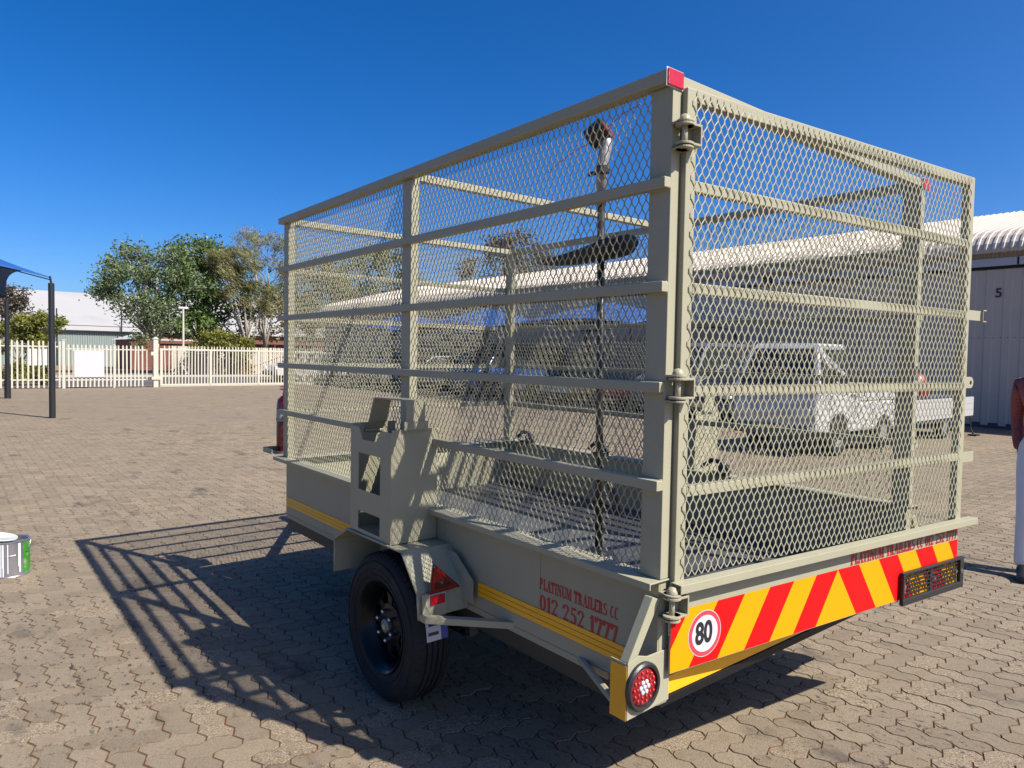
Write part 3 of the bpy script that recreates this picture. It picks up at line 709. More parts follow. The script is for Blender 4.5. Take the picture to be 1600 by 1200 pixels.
# local: x along the gate, -y outwards (towards the viewer)
def gb(name, m, x0, x1, y0, y1, z0, z1, bevel=BV): return MB().box(x0, x1, y0, y1, z0, z1).build(name, m, tg, bevel)
GW = 1.69
gb('gate_stile', PAINT, .0, .040, 0, .03, .852, 2.288); gb('gate_stile', PAINT, GW-.045, GW, 0, .03, .852, 2.288)
gb('gate_rail', PAINT, .0405, GW-.0455, 0, .03, 2.250, 2.288)
for z in (2.030, 1.737, 1.437, 1.142): gb('gate_rail', PAINT, .0405, GW-.0455, .0, .028, z-.032, z)
meshpanel('gate_mesh', GW-.048, 1.418, (.024, -.0022, .868), (1, 0, 0), (0, 0, 1), (0, -1, 0), tg, 14)
m = MB(); m.prism([(0.0, .866), (-.041, .866), (-.041, .840), (-.037, .840), (-.037, .862), (0.0, .862)][::-1], -.014, 1.754, 'x'); m.build('gate_ledge', PAINT, tg, .0015)
gb('gate_lower_panel', PAINT, -.011, 1.672, .0, .006, .592, .8615, .001)
gb('panel_stiffener', PAINT, .0, 1.66, .0065, .03, .60, .64); gb('panel_stiffener', PAINT, .0, 1.66, .0065, .03, .80, .851)
# chevrons
ZB, ZT = .5945, .7765; SH = .122; U0, U1 = -.010, 1.671
def stripe(ua, ub, ca, cb, colr):
    """a stripe between slanted borders: u at the top edge and slope sign"""
    def line(u, s): return lambda z: u-s*SH*(ZT-z)/(ZT-ZB)
    f0, f1 = line(ua, ca), line(ub, cb)
    poly = [(f0(ZB), ZB), (f1(ZB), ZB), (f1(ZT), ZT), (f0(ZT), ZT)]
    def clip(p, val, keep_gt):
        out = []
        for i in range(len(p)):
            a, b = p[i], p[(i+1) % len(p)]; ia = (a[0] >= val) == keep_gt or a[0] == val; ib = (b[0] >= val) == keep_gt or b[0] == val
            if ia: out.append(a)
            if ia != ib:
                t = (val-a[0])/(b[0]-a[0]); out.append((val, a[1]+t*(b[1]-a[1])))
        return out
    poly = clip(clip(poly, U0, True), U1, False)
    if len(poly) < 3: return
    m = MB(); m.add([(x, -.0009, z) for x, z in poly], [tuple(range(len(poly)))]); m.build('chevron_stripe', colr, tg)
AP = .815
tops = [AP-.125*k for k in range(8)]
for k in range(7): stripe(tops[k+1], tops[k], 1, 1, CHRED if k % 2 == 0 else CHYEL)
tops = [AP+.130*k for k in range(8)]
for k in range(7): stripe(tops[k], tops[k+1], -1, -1, CHRED if k % 2 == 0 else CHYEL)
stripe(AP, AP+1e-4, 1, -1, CHYEL)
# speed sticker
def disc(r, y, name, mm):
    m = MB(); n = 48; c = (.134, .686)
    m.add([(c[0]+r*math.cos(2*math.pi*k/n), y, c[1]+r*math.sin(2*math.pi*k/n)) for k in range(n)], [tuple(range(n))]); return m.build(name, mm, tg)
disc(.0715, -.0013, 'speed_sticker', WHITE); disc(.0690, -.0017, 'sticker_ring', PINKRED); disc(.0560, -.0021, 'sticker_face', mat('sticker_white', (.50, .50, .56), .4))
textmesh('80', .092, 'sticker_number', INK, tg, .0028, .80, Matrix(((1, 0, 0, .092), (0, 0, -1, -.0026), (0, 1, 0, .655), (0, 0, 0, 1))))
# lettering above the chevrons, partly in the shade of the ledge
ob, wd = serif_text('PLATINUM TRAILERS CC 012 252 1777', .044, .62, 'lettering', LETTER, tg, Matrix.Identity(4), .06)
sc_ = .770/wd
for q in ob: q.data.transform(Matrix(((1, 0, 0, .892), (0, 0, -1, -.0014), (0, 1, 0, .780), (0, 0, 0, 1))) @ Matrix.Diagonal((sc_, 1, 1, 1)))
# number plate frame with grid
m = MB(); px0, px1, pz0, pz1 = 1.222, 1.696, .574, .7035; yo = -.020
m.box(px0, px1, yo, -.004, pz1-.010, pz1); m.box(px0, px1, yo, -.004, pz0, pz0+.026); m.box(px0, px0+.012, yo, -.004, pz0+.026, pz1-.010); m.box(px1-.030, px1, yo, -.004, pz0+.026, pz1-.010)
pl = m.build('number_plate_frame', PLASTIC, tg, .003)
m = MB(); r2 = random.Random(4)
zs = np.linspace(pz0+.026, pz1-.010, 7); u0, u1 = px0+.012, px1-.03
for z in zs[1:-1]: m.box(u0, u1, -.0105, -.0075, z-.0024, z+.0024)
for k in range(6):
    u = u0+.01
    while u < u1-.03:
        u += r2.choice((.030, .038, .046, .066)); m.box(u-.0045, u+.0045, -.0105, -.0075, zs[k]+.003, zs[k+1]-.003)
m.box(u0+.205, u0+.222, -.011, -.0072, zs[0], zs[-1]); m.build('plate_grid', PLASTIC, pl)
m = MB()
for u, z in ((px0+.014, .650), (px1-.022, .648), (px0+.235, .648), (px1-.06, .650)): m.cyl((u, yo-.001, z), (u, yo+.010, z), .006, n=10)
m.box(px0+.006, px0+.012, yo-.0012, yo, .625, .665); m.box(px1-.020, px1-.012, yo-.0012, yo, .635, .655); m.build('plate_screws', CHROME, pl)
# hinges: two lugs, pin, knuckle strap
for z in (2.145, 1.431, .800):
    h = MB(); hx, hy = -.024, -.016
    h.cyl((hx, hy, z-.040), (hx, hy, z+.042), .0085, n=12)
    h.lathe([(.0, .058), (.010, .056), (.0165, .046), (.0175, .040)], (hx, hy, z), 'z', 16)
    hg = h.build('hinge', PAINTW, tg, 0, True)
    k = MB()
    for dz in (.024, -.030): k.lathe([(.0, dz), (.027, dz), (.027, dz+.007), (.0, dz+.007)], (hx, hy, z), 'z', 20); k.box(hx, hx+.045, hy-.020, hy+.016, z+dz, z+dz+.007)
    k.box(hx+.044, hx+.050, hy-.020, hy+.016, z-.030, z+.031); k = k.build('hinge_knuckle', PAINTW, hg, .0012)
    for dz in (.033, -.040):
        k = MB(); k.lathe([(.0, dz), (.026, dz), (.026, dz+.006), (.0, dz+.006)], (hx, hy, z), 'z', 20); k.box(hx-.022, hx+.022, hy, hy+.034, z+dz, z+dz+.006); k.build('hinge_lug', PAINTW, hg, .0012)
# latch tabs on the free edge
m = MB(); m.box(GW+.0005, 1.825, .006, .012, 1.700, 1.742); m.box(1.805, 1.832, -.004, .0055, 1.695, 1.700); m.box(1.805, 1.832, -.004, .0055, 1.742, 1.747); m.box(1.803, 1.8065, -.004, .0055, 1.7005, 1.7415); m.build('latch_tab', PAINT, tg, .001)
m = MB(); n = 16; poly = [(GW+.0005, 1.413)]+[(1.735+.024*math.cos(R(-90+180*k/n)), 1.437+.024*math.sin(R(-90+180*k/n))) for k in range(n+1)]+[(GW+.0005, 1.461)]
m.prism(poly, .004, .012, 'y'); lt = m.build('latch_eye', PAINT, tg, .001)
m = MB(); m.cyl((1.735, .0035, 1.437), (1.735, .0125, 1.437), .0085, n=14); m.build('latch_hole', BLACK, lt)
m = MB(); m.box(GW+.0005, 1.788, .004, .010, 1.098, 1.142); m.build('latch_tab', PAINT, tg, .001)

# ------------------------------------------------------------------ things in and at the trailer
# string trimmer standing head up inside the cage
st_ = thing('string_trimmer', 'string trimmer standing head up inside the cage with black guard and red line', 'trimmer', (.20, .42, .53))
TX = .20
def rel(p):          # laid out at x = .35, moved along the line of sight to x = .20
    q = [CAM[i]+(p[i]-CAM[i])*((TX-CAM.x)/(.35-CAM.x)) for i in range(3)]
    return (q[0]-.20, q[1]-.42, q[2]-.53)
m = MB(); m.tube([rel(p) for p in ((.35, .557, .74), (.35, .57, 1.4), (.35, .585, 2.10))], .014, 10); m.build('shaft', mat('shaft_grey', (.055, .055, .055), .35, .6), st_, 0, True)
m = MB(); m.tube([rel(p) for p in ((.35, .585, 2.10), (.35, .587, 2.25), (.36, .575, 2.33), (.37, .585, 2.37))], [.018, .021, .022, .020], 10); m.build('gear_case', mat('cast_grey', (.26, .26, .27), .45, .4, .2, 20, .2, 60), st_, 0, True)
m = MB(); m.cyl(rel((.335, .600, 2.225)), rel((.335, .640, 2.225)), .008); m.cyl(rel((.33, .56, 2.24)), rel((.33, .56, 2.215)), .024, n=10); m.build('clamp', PLASTIC, st_)
hd = MB(); c0 = Vector(rel((.36, .60, 2.385))); ax = Vector((-.25, .55, -.35)).normalized()
hd.cyl(c0-ax*.02, c0+ax*.055, .046, .040, 18); hd = hd.build('spool_head', PLASTIC, st_, .004)
m = MB(); a = ax.orthogonal().normalized(); b = ax.cross(a)
m.tube([c0-ax*.022+a*(.040*math.cos(t))+b*(.040*math.sin(t)) for t in np.linspace(0, 4.0, 14)], .005, 6); m.build('red_ring', mat('trimmer_red', (.20, .03, .03), .35), hd)
for p, q in (((.36, .63, 2.365), (.35, .90, 2.285)), ((.36, .57, 2.395), (.35, .40, 2.435))):
    m = MB(); m.tube([rel(p), rel(((p[0]+q[0])/2, (p[1]+q[1])/2, (p[2]+q[2])/2+.01)), rel(q)], .0018, 5); m.build('cutting_line', mat('red_line', (.55, .03, .06), .4), hd)
# guard: curved dark deflector, thick at the shaft side, drawn out to a tip
vs, fs = [], []; ns = 12
for k in range(ns+1):
    t = k/ns; y = .425+t*.495; zc = 1.945-.035*t-.012*math.sin(t*3); hh = .040*(1-t)**.7*min(1, (t+.02)*9)**.5+.006
    for j in range(10):
        a_ = 2*math.pi*j/10; vs.append(rel((.35+(.085*(1-.55*t)*min(1, (t+.03)*7)**.5)*math.cos(a_), y, zc+hh*math.sin(a_)-.03*(1-abs(math.cos(a_)))*0)))
for k in range(ns):
    for j in range(10): fs.append((k*10+j, (k+1)*10+j, (k+1)*10+(j+1) % 10, k*10+(j+1) % 10))
fs += [tuple(range(10)), tuple(range(ns*10+9, ns*10-1, -1))]
m = MB(); m.add(vs, fs); m.build('guard', mat('guard_black', (.010, .010, .011), .6), st_, 0, True)
m = MB(); m.tube([rel(p) for p in ((.35, .567, 1.04), (.30, .52, 1.08), (.28, .45, 1.06), (.30, .42, .98), (.35, .45, .93), (.35, .563, .95))], .012, 8); m.build('loop_handle', PLASTIC, st_, 0, True)
m = MB(); m.ball(rel((.35, .555, .70)), .075, .085, .075); m.box(-.07, .05, -.06, .08, .14, .24); en = m.build('engine', PLASTIC, st_, .01)
m = MB(); m.ball(rel((.30, .49, .64)), .055, .06, .045); m.ball(rel((.32, .43, .60)), .03, .04, .025); m.build('engine_cover', mat('trimmer_cover', (.72, .05, .02), .3), en, 0, True)
m = MB(); m.ball(rel((.42, .66, .63)), .07, .10, .055); m.build('fuel_tank', mat('tank_cream', (.75, .70, .52), .35), en, 0, True)

ex = thing('fire_extinguisher', 'red fire extinguisher standing on the tray at the front corner of the trailer', 'extinguisher', (.086, 3.112, .8735))
m = MB(); m.lathe([(.0, 0), (.050, 0), (.055, .006), (.055, .30), (.048, .335), (.028, .355), (.018, .36), (.018, .375), (.0, .375)], (0, 0, 0), 'z', 28); autosmooth(m.build('cylinder', mat('extinguisher_red', (.085, .004, .007), .25, 0, .03, 5, 0, 60, .5, .3), ex))
m = MB(); m.lathe([(.0556, .215), (.0556, .27)], (0, 0, 0), 'z', 28); m.build('label_band', mat('label_grey', (.30, .30, .32), .5), ex, 0, True)
m = MB(); m.lathe([(.0575, .195), (.0575, .215)], (0, 0, 0), 'z', 28); m.build('strap', PAINT, ex, 0, True)
m = MB(); m.cyl((0, 0, .375), (0, 0, .395), .015); m.box(-.012, .012, -.02, .07, .395, .402); m.box(-.010, .010, -.01, .075, .412, .418); m.build('handle', mat('handle_red', (.50, .03, .02), .4), ex)

# paint tin
pt = thing('paint_tin', 'silver paint tin with green label and white drips on the paving', 'paint tin', (-1.307, 4.361, .002))
m = MB(); m.lathe([(.0, .002), (.108, .002), (.115, .0), (.117, .004), (.114, .008), (.114, .224), (.118, .228), (.118, .236), (.112, .238), (.104, .232), (.102, .20), (.0, .20)], (0, 0, 0), 'z', 40)
autosmooth(m.build('tin_body', mat('tin_metal', (.45, .45, .50), .30, .85, .12, 6, .1, 20), pt), 30)
def band(r, a0, a1, z0, z1, n=14):
    vs, fs = [], []
    for k in range(n+1):
        t = R(a0+(a1-a0)*k/n); vs += [(r*math.cos(t), r*math.sin(t), z0), (r*math.cos(t), r*math.sin(t), z1)]
    for k in range(n): fs.append((2*k, 2*k+2, 2*k+3, 2*k+1))
    return vs, fs
m = MB(); m.add(*band(.1148, -52, 40, .018, .222)); m.build('green_label', mat('label_green', (.03, .19, .012), .35, 0, .25, 14, 0, 60, .5, 0, (.32, .36, .30), 22, .8), pt, 0, True)
m = MB(); r3 = random.Random(5)
for k in range(30):
    a_ = r3.uniform(-235, -60); wd = r3.uniform(1.2, 4.5); lo = r3.choice((.012, .012, .03, .07, .12)) if a_ > -150 else r3.uniform(.02, .15)
    m.add(*band(.1152+.0001*k, a_, a_+wd, lo, .224, 3))
m.build('paint_drips', mat('white_gloss', (.65, .66, .67), .3), pt, 0, True)
m = MB(); m.lathe([(.0, 0), (.096, 0), (.104, .006), (.104, .014), (.094, .012), (.09, .004), (.0, .004)], (0, 0, 0), 'z', 36); ld = m.build('lid', mat('lid_white', (.48, .49, .46), .35, 0, .1, 12, 0, 60, .5, 0, (.25, .4, .1), 12, .6), pt, 0, True)
ld.location = (-.055, .02, .246); ld.rotation_euler = (R(3), R(11), 0)
m = MB(); m.tube([(.114*math.cos(t), .114*math.sin(t)*.3-.10*0, .215-.09*math.sin(math.pi*(t/ math.pi))*0+.0) for t in (0,)]+[(.119, 0, .205), (.100, -.075, .16), (.0, -.121, .145), (-.100, -.075, .16), (-.119, 0, .205)], .0022, 6); m.build('wire_handle', CHROME, pt, 0, True)

# ------------------------------------------------------------------ person at the right edge of the picture
def skin(name, joints, bones, m, parent, sub=2, root=0):
    me = bpy.data.meshes.new(name); me.from_pydata([j[0] for j in joints], bones, [])
    o = bpy.data.objects.new(name, me); COL.objects.link(o); o.parent = parent; me.materials.append(m)
    sk = o.modifiers.new('skin', 'SKIN'); sk.use_smooth_shade = True
    if not me.skin_vertices: me.skin_vertices.new()
    for i, j in enumerate(joints):
        d = me.skin_vertices[0].data[i]; r_ = j[1]; d.radius = r_ if isinstance(r_, tuple) else (r_, r_); d.use_root = (i == root)
    sb_ = o.modifiers.new('sub', 'SUBSURF'); sb_.levels = sub; sb_.render_levels = sub
    bpy.context.view_layer.update()
    me2 = bpy.data.meshes.new_from_object(o.evaluated_get(bpy.context.evaluated_depsgraph_get()))
    o.modifiers.clear(); o.data = me2; me2.name = name
    for p in me2.polygons: p.use_smooth = True
    return o
def plaidmat():
    m = bpy.data.materials.new('plaid_shirt'); m.use_nodes = True; n = m.node_tree.nodes; l = m.node_tree.links; b = n['Principled BSDF']
    tc = n.new('ShaderNodeTexCoord'); last = None
    base = n.new('ShaderNodeRGB'); base.outputs[0].default_value = (.33, .022, .02, 1); last = base.outputs[0]
    for d, sc, col, f in (('X', 60, (.02, .015, .03, 1), .65), ('Z', 60, (.02, .015, .03, 1), .65), ('Z', 120, (.55, .5, .45, 1), .25)):
        wv = n.new('ShaderNodeTexWave'); wv.bands_direction = d; wv.inputs['Scale'].default_value = sc/6.28*2; l.new(tc.outputs['Object'], wv.inputs['Vector'])
        rp = n.new('ShaderNodeValToRGB'); rp.color_ramp.elements[0].position = .62; rp.color_ramp.elements[1].position = .70; rp.color_ramp.elements[1].color = (f, f, f, 1); l.new(wv.outputs['Fac'], rp.inputs[0])
        mx = n.new('ShaderNodeMix'); mx.data_type = 'RGBA'; mx.inputs[7].default_value = col; l.new(rp.outputs[0], mx.inputs[0]); l.new(last, mx.inputs[6]); last = mx.outputs[2]
    l.new(last, b.inputs['Base Color']); b.inputs['Roughness'].default_value = .85; return m
SKINM = mat('skin_brown', (.16, .085, .05), .5, 0, .08, 8); TROUS = mat('pale_trousers', (.66, .66, .68), .85, 0, .06, 6, .3, 12); SHOE = mat('black_shoe', (.012, .012, .013), .4)
pp_ = thing('person', 'person in red plaid shirt, pale trousers and black shoes standing at the right edge', 'person', (4.572, .153, .002), R(18))
# local frame: faces -x; y to the person's right (away from the camera)
J = [((0, 0, .98), (.15, .11)), ((0, 0, 1.15), (.15, .105)), ((0, 0, 1.36), (.17, .11)), ((0, 0, 1.47), (.07, .07)), ((-.01, 0, 1.54), (.055, .055)), ((-.02, 0, 1.60), (.07, .085)), ((-.025, 0, 1.69), (.078, .098)), ((-.02, 0, 1.765), (.06, .075))]
body = skin('body', J, [(i, i+1) for i in range(7)], SKINM, pp_)
m = MB(); m.ball((-.115, 0, 1.66), .016, .014, .022, 8, 6)
for s_ in (-1, 1): m.ball((-.02, s_*.088, 1.66), .02, .012, .03, 8, 6)
m.build('nose_and_ears', SKINM, body, 0, True)
m = MB()
for s_ in (-1, 1): m.ball((-.098, s_*.034, 1.69), .012, .013, .008, 8, 6)
m.build('eyes', mat('eye_dark', (.02, .015, .012), .2), body, 0, True)
m = MB(); m.ball((-.104, 0, 1.612), .010, .026, .006, 8, 6); m.build('mouth', mat('lip', (.16, .06, .05), .5), body, 0, True)
m = MB(); m.ball((.0, 0, 1.735), .088, .10, .085, 16, 10); m.build('hair', mat('hair_black', (.012, .010, .009), .8, 0, .2, 40, .5, 80), body, 0, True)
Jt = [((0, 0, .96), (.155, .115)), ((0, .095, .88), (.095, .09)), ((-.15, .105, .50), (.068, .068)), ((-.22, .115, .13), (.062, .062)), ((-.225, .115, .075), (.066, .066)), ((0, -.095, .88), (.095, .09)), ((-.05, -.105, .50), (.068, .068)), ((-.04, -.11, .13), (.062, .062)), ((-.04, -.11, .075), (.066, .066)), ((0, 0, 1.04), (.15, .11))]
skin('trousers', Jt, [(0, 1), (1, 2), (2, 3), (3, 4), (0, 5), (5, 6), (6, 7), (7, 8), (0, 9)], TROUS, pp_)
Jb = [((0, 0, .97), (.165, .125)), ((0, 0, 1.15), (.165, .12)), ((0, 0, 1.34), (.19, .125)), ((0, 0, 1.44), (.12, .10)),
      ((.02, .17, 1.37), .058), ((.15, .17, 1.12), .044), ((.11, .16, .95), .039), ((.08, .15, .88), .035),
      ((0, -.19, 1.37), .060), ((.06, -.23, 1.12), .046), ((-.04, -.22, .95), .040), ((-.09, -.20, .88), .036)]
skin('shirt', Jb, [(0, 1), (1, 2), (2, 3), (2, 4), (4, 5), (5, 6), (6, 7), (2, 8), (8, 9), (9, 10), (10, 11)], plaidmat(), pp_)
for s_, wx_, wy_, wz_ in ((1, .08, .15, .87), (-1, -.09, -.20, .87)):
    hj = [((wx_+.02, wy_, wz_), .028), ((wx_-.05, wy_-s_*.02, wz_), (.03, .016)), ((wx_-.085, wy_-s_*.03, wz_-.003), (.036, .014))]; hb = [(0, 1), (1, 2)]
    for f_ in range(4):
        oy = (f_-1.5)*.019; L0 = (.030, .034, .033, .026)[f_]; b0 = len(hj)
        hj += [((wx_-.085-L0, wy_-s_*.03+oy, wz_-.008), .0092), ((wx_-.085-L0*1.8, wy_-s_*.03+oy, wz_-.030), .0085), ((wx_-.085-L0*1.9, wy_-s_*.03+oy, wz_-.052), .008)]; hb += [(2, b0), (b0, b0+1), (b0+1, b0+2)]
    b0 = len(hj); hj += [((wx_-.06, wy_-s_*.065, wz_-.006), .011), ((wx_-.085, wy_-s_*.085, wz_-.015), .0095)]; hb += [(1, b0), (b0, b0+1)]
    skin('hand', hj, hb, SKINM, pp_, 1)
for ax_, ay_ in ((-.225, .115), (-.04, -.11)):
    sj = [((ax_+.045, ay_, .045), (.042, .040)), ((ax_-.03, ay_, .048), (.046, .044)), ((ax_-.13, ay_, .034), (.047, .030)), ((ax_-.20, ay_, .028), (.038, .022)), ((ax_, ay_, .10), (.05, .05))]
    sh_ = skin('shoe', sj, [(0, 1), (1, 2), (2, 3), (1, 4)], SHOE, pp_)

# ------------------------------------------------------------------ shade canopies
def canopy(name, label, x0, x1, y0, y1, zc, rise, arch, group, rz=0.0):
    cx, cy = (x0+x1)/2, (y0+y1)/2; kx, ky = cx-x1, cy-y0          # turned about its near right corner
    t = thing(name, label, 'canopy', (x1+kx*math.cos(rz)-ky*math.sin(rz), y0+kx*math.sin(rz)+ky*math.cos(rz), 0), rz, group)
    hx_, hy_ = (x1-x0)/2, (y1-y0)/2; n = 24; V = []
    for i in range(n+1):
        for j in range(n+1):
            s_, q_ = 2*i/n-1, 2*j/n-1
            V.append((hx_*s_*(1-.09*(1-q_*q_)), hy_*q_*(1-.09*(1-s_*s_)), zc+arch*((1-s_*s_)**1.0*abs(q_)+(1-q_*q_)*abs(s_))*1.0+rise*(1-abs(s_))**1.15*(1-abs(q_))**1.15+arch*1.4*(1-s_*s_)*(1-q_*q_)))
    F = [(i*(n+1)+j, (i+1)*(n+1)+j, (i+1)*(n+1)+j+1, i*(n+1)+j+1) for i in range(n) for j in range(n)]
    m = MB(); m.add(V, F); o = m.build('shade_net', BLUEN, t, 0, True); so_ = o.modifiers.new('s', 'SOLIDIFY'); so_.thickness = .012
    for sx_ in (-1, 1):
        for sy_ in (-1, 1):
            x, y = sx_*hx_, sy_*hy_
            m = MB(); m.cyl((x, y, 0), (x, y, zc-.12), .062, .058, 14); p = m.build('pole', DGREY, t)
            m = MB(); m.cyl((x, y, zc-.12), (x-sx_*.02, y-sy_*.02, zc+.03), .022, .022, 8); m.build('pole_hook', DGREY, p)
            m = MB(); m.cyl((x, y, 0.001), (x, y, .55), .085, .085, 12); m.build('pole_sleeve', DGREY, p) if sy_ > 0 else None
    m = MB(); m.cyl((0, 0, zc+rise*.55), (0, 0, zc+rise+arch*1.38), .03, .03, 8)
    for sx_ in (-1, 1):
        for sy_ in (-1, 1): m.tube([(sx_*hx_, sy_*hy_, zc-.05), (0, 0, zc+rise*.75)], .012, 6)
    m.build('stay', DGREY, t); return t
canopy('shade_canopy', 'blue shade net on dark poles at the left edge of the yard', -5.6, .126, 16.60, 24.0, 3.02, 1.35, .36, 'blue shade canopies', R(3.0))
canopy('shade_canopy', 'blue shade net canopy in front of the warehouse, nearest one behind the cage', 12.4, 17.2, 11.0, 17.3, 2.42, .55, .22, 'blue shade canopies')
canopy('shade_canopy', 'blue shade net canopy in front of the warehouse, middle one of three', 12.4, 17.2, 17.5, 23.6, 2.45, .62, .22, 'blue shade canopies')
canopy('shade_canopy', 'blue shade net canopy in front of the warehouse, closest to the street fence', 12.4, 17.2, 23.8, 29.2, 2.45, .62, .22, 'blue shade canopies')

# ------------------------------------------------------------------ warehouse on the right
wh = thing('warehouse', 'long grey warehouse with cream ribbed roof and sliding door number 5', 'warehouse', (17.8, 18, 0))
def ribbed(width, prof_fn, nseg, ribs=4, depth=.022):
    """IBR style sheet: list of (offset along width, height) across"""
    p = width/ribs; xs = []
    for k in range(ribs): xs += [(k*p, 0), (k*p+p*.52, 0), (k*p+p*.60, depth), (k*p+p*.88, depth), (k*p+p*.96, 0)]
    xs.append((width, 0)); return xs
SW = .70
prof = ribbed(SW, None, 0)
path = [(-.28, 4.14), (-.30, 4.22), (-.24, 4.36), (-.08, 4.54), (.18, 4.69), (.55, 4.80), (6.7, 6.31)]     # (x from wall, z): bullnose then slope
vs, fs = [], []; nn_ = len(prof)
for k, (x, z) in enumerate(path):
    a_, b_ = path[max(k-1, 0)], path[min(k+1, len(path)-1)]; dx, dz = b_[0]-a_[0], b_[1]-a_[1]; ln_ = math.hypot(dx, dz); nx__, nz__ = -dz/ln_, dx/ln_
    for (o_, hgt) in prof: vs.append((x+nx__*hgt, o_, z+nz__*hgt))
for k in range(len(path)-1):
    for i in range(nn_-1): fs.append((k*nn_+i, (k+1)*nn_+i, (k+1)*nn_+i+1, k*nn_+i+1))
rme = bpy.data.meshes.new('roof_sheet'); rme.from_pydata(vs, [], fs); rme.materials.append(ROOFW)
vs, fs = [], []
for z in (0, 4.25):
    for (o_, hgt) in prof: vs.append((-hgt, o_, z))
for i in range(nn_-1): fs.append((i, nn_+i, nn_+i+1, i+1))
wme = bpy.data.meshes.new('wall_sheet'); wme.from_pydata(vs, [], fs); wme.materials.append(WALLG)
NY = int(51/SW)
for k in range(NY):
    y = -8+k*SW-18
    for nm, me in (('roof_sheet', rme), ('wall_sheet', wme)):
        o = bpy.data.objects.new(nm, me); COL.objects.link(o); o.parent = wh; o.location = (0, y, 0)
y1_ = -8+NY*SW-18
m = MB(); m.add([(13.7, -26, 4.7), (6.7, -26, 6.30), (6.7, y1_, 6.30), (13.7, y1_, 4.7)], [(0, 1, 2, 3)]); m.build('rear_roof_slope', ROOFW, wh)
m = MB(); m.add([(0.02, y1_-.05, 0), (13.6, y1_-.05, 0), (13.6, y1_-.05, 4.66), (6.7, y1_-.05, 6.26), (.15, y1_-.05, 4.62), (.02, y1_-.05, 4.2)], [(0, 1, 2, 3, 4, 5)]); m.build('gable_wall', WALLG2, wh)
m = MB(); m.add([(0.02, -25.95, 0), (13.6, -25.95, 0), (13.6, -25.95, 4.66), (6.7, -25.95, 6.26), (.15, -25.95, 4.62), (.02, -25.95, 4.2)], [(5, 4, 3, 2, 1, 0)]); m.build('gable_wall', WALLG2, wh)
m = MB(); m.box(-.10, 0.0-.032, -26, y1_, 0.0, .12); m.build('base_kerb', mat('dark_plinth', (.06, .06, .065), .8), wh)
for n_, (a_, b_) in enumerate(((1.2, 7.4), (10.4, 16.6), (19.6, 25.8), (-6.5, -.5))):
    a_ -= 18; b_ -= 18
    dr = MB(); pv = []
    kk = int((b_-a_)/.35)
    for k in range(kk+1):
        y = a_+(b_-a_)*k/kk; pv += [(y-.10, 0), (y-.07, .02), (y+.07, .02), (y+.10, 0)]
    vs = [(-.085-h_, y, z) for z in (.06, 3.76) for y, h_ in pv]; n2 = len(pv)
    dr.add(vs, [(i, n2+i, n2+i+1, i+1) for i in range(n2-1)])
    dob = dr.build('sliding_door', WALLG, wh)
    m = MB(); m.box(-.14, -.034, a_-.3, b_+3.0, 3.785, 3.835); m.build('door_track', BLACK, wh)
    m = MB(); m.box(-.17, -.034, a_-.3, b_+3.0, 3.836, 4.02); m.build('track_cover', WALLG2, wh)
    m = MB()
    for k in range(4): m.box(-.176, -.1705, a_+.5+k*2.2, a_+.54+k*2.2, 3.84, 4.016)
    m.build('cover_joint', BLACK, wh)
    m = MB()
    for k in range(40):
        y = a_+.2+(b_-a_-.4)*k/39; m.cyl((-.104, y, 2.15), (-.112, y, 2.15), .012, n=6)
    m.build('door_bolts', mat('bolt_dark', (.05, .05, .05), .6), dob)
    if n_ == 0:
        textmesh('5', .30, 'door_number', INK, dob, .004, 1.0, Matrix(((0, 0, -1, -.112), (-1, 0, 0, 4.36-18), (0, 1, 0, 3.10), (0, 0, 0, 1))))

# ------------------------------------------------------------------ street fence and gates
def picket_mesh(h_, w_=.055, d_=.018):
    m = MB(); m.prism([(-w_/2, 0), (w_/2, 0), (w_/2, h_-.035), (w_*.28, h_-.008), (0, h_), (-w_*.28, h_-.008), (-w_/2, h_-.035)], -d_/2, d_/2, 'y')
    me = bpy.data.meshes.new('picket'); me.from_pydata(m.v, [], m.f); me.materials.append(CREAMF); return me
def pickets(t, me, x0, x1, sp, y, z, step=None):
    n = int(round((x1-x0)/sp))
    for k in range(n+1):
        o = bpy.data.objects.new('picket', me); COL.objects.link(o); o.parent = t
        o.location = (x0+(x1-x0)*k/n-t.location.x, y-t.location.y, z); o.rotation_euler = (0, rnd.gauss(0, .008), rnd.gauss(0, .05))
FY = 29.6
pm = picket_mesh(1.74)
def fpost(t, x, h_, w_=.09):
    x -= t.location.x; m = MB(); m.box(x-w_/2, x+w_/2, -w_/2, w_/2, -.01, h_); m.box(x-w_/2-.015, x+w_/2+.015, -w_/2-.015, w_/2+.015, h_, h_+.03); m.build('post', CREAMF, t, .004)
def frail(t, x0, x1, z, h_=.05, dy=.03):
    x0 -= t.location.x; x1 -= t.location.x; m = MB(); m.box(x0, x1, dy-.02, dy+.02, z-h_/2, z+h_/2); m.build('rail', CREAMF, t, .002)
f1 = thing('palisade_fence', 'cream steel palisade fence left of the pedestrian gate', 'fence', (-3, FY, 0))
pickets(f1, pm, -7.9, 1.62, .16, FY, .03); frail(f1, -8, 1.7, 1.56); frail(f1, -8, 1.7, .32)
for x in (-6.6, -4.0, -1.4, 1.75): fpost(f1, x, 1.80, .10)
f2 = thing('pedestrian_gate', 'cream palisade gate panel with a white board hung on it', 'gate', (3.2, FY, 0))
pm2 = picket_mesh(1.62); pickets(f2, pm2, 1.92, 4.42, .137, FY, .04); frail(f2, 1.83, 4.58, 1.49, .045); frail(f2, 1.83, 4.58, .31, .045); fpost(f2, 3.42, 1.66, .06)
m = MB(); m.box(1.36, 1.40, .01, .05, .29, 1.51); m.build('end_bar', CREAMF, f2)
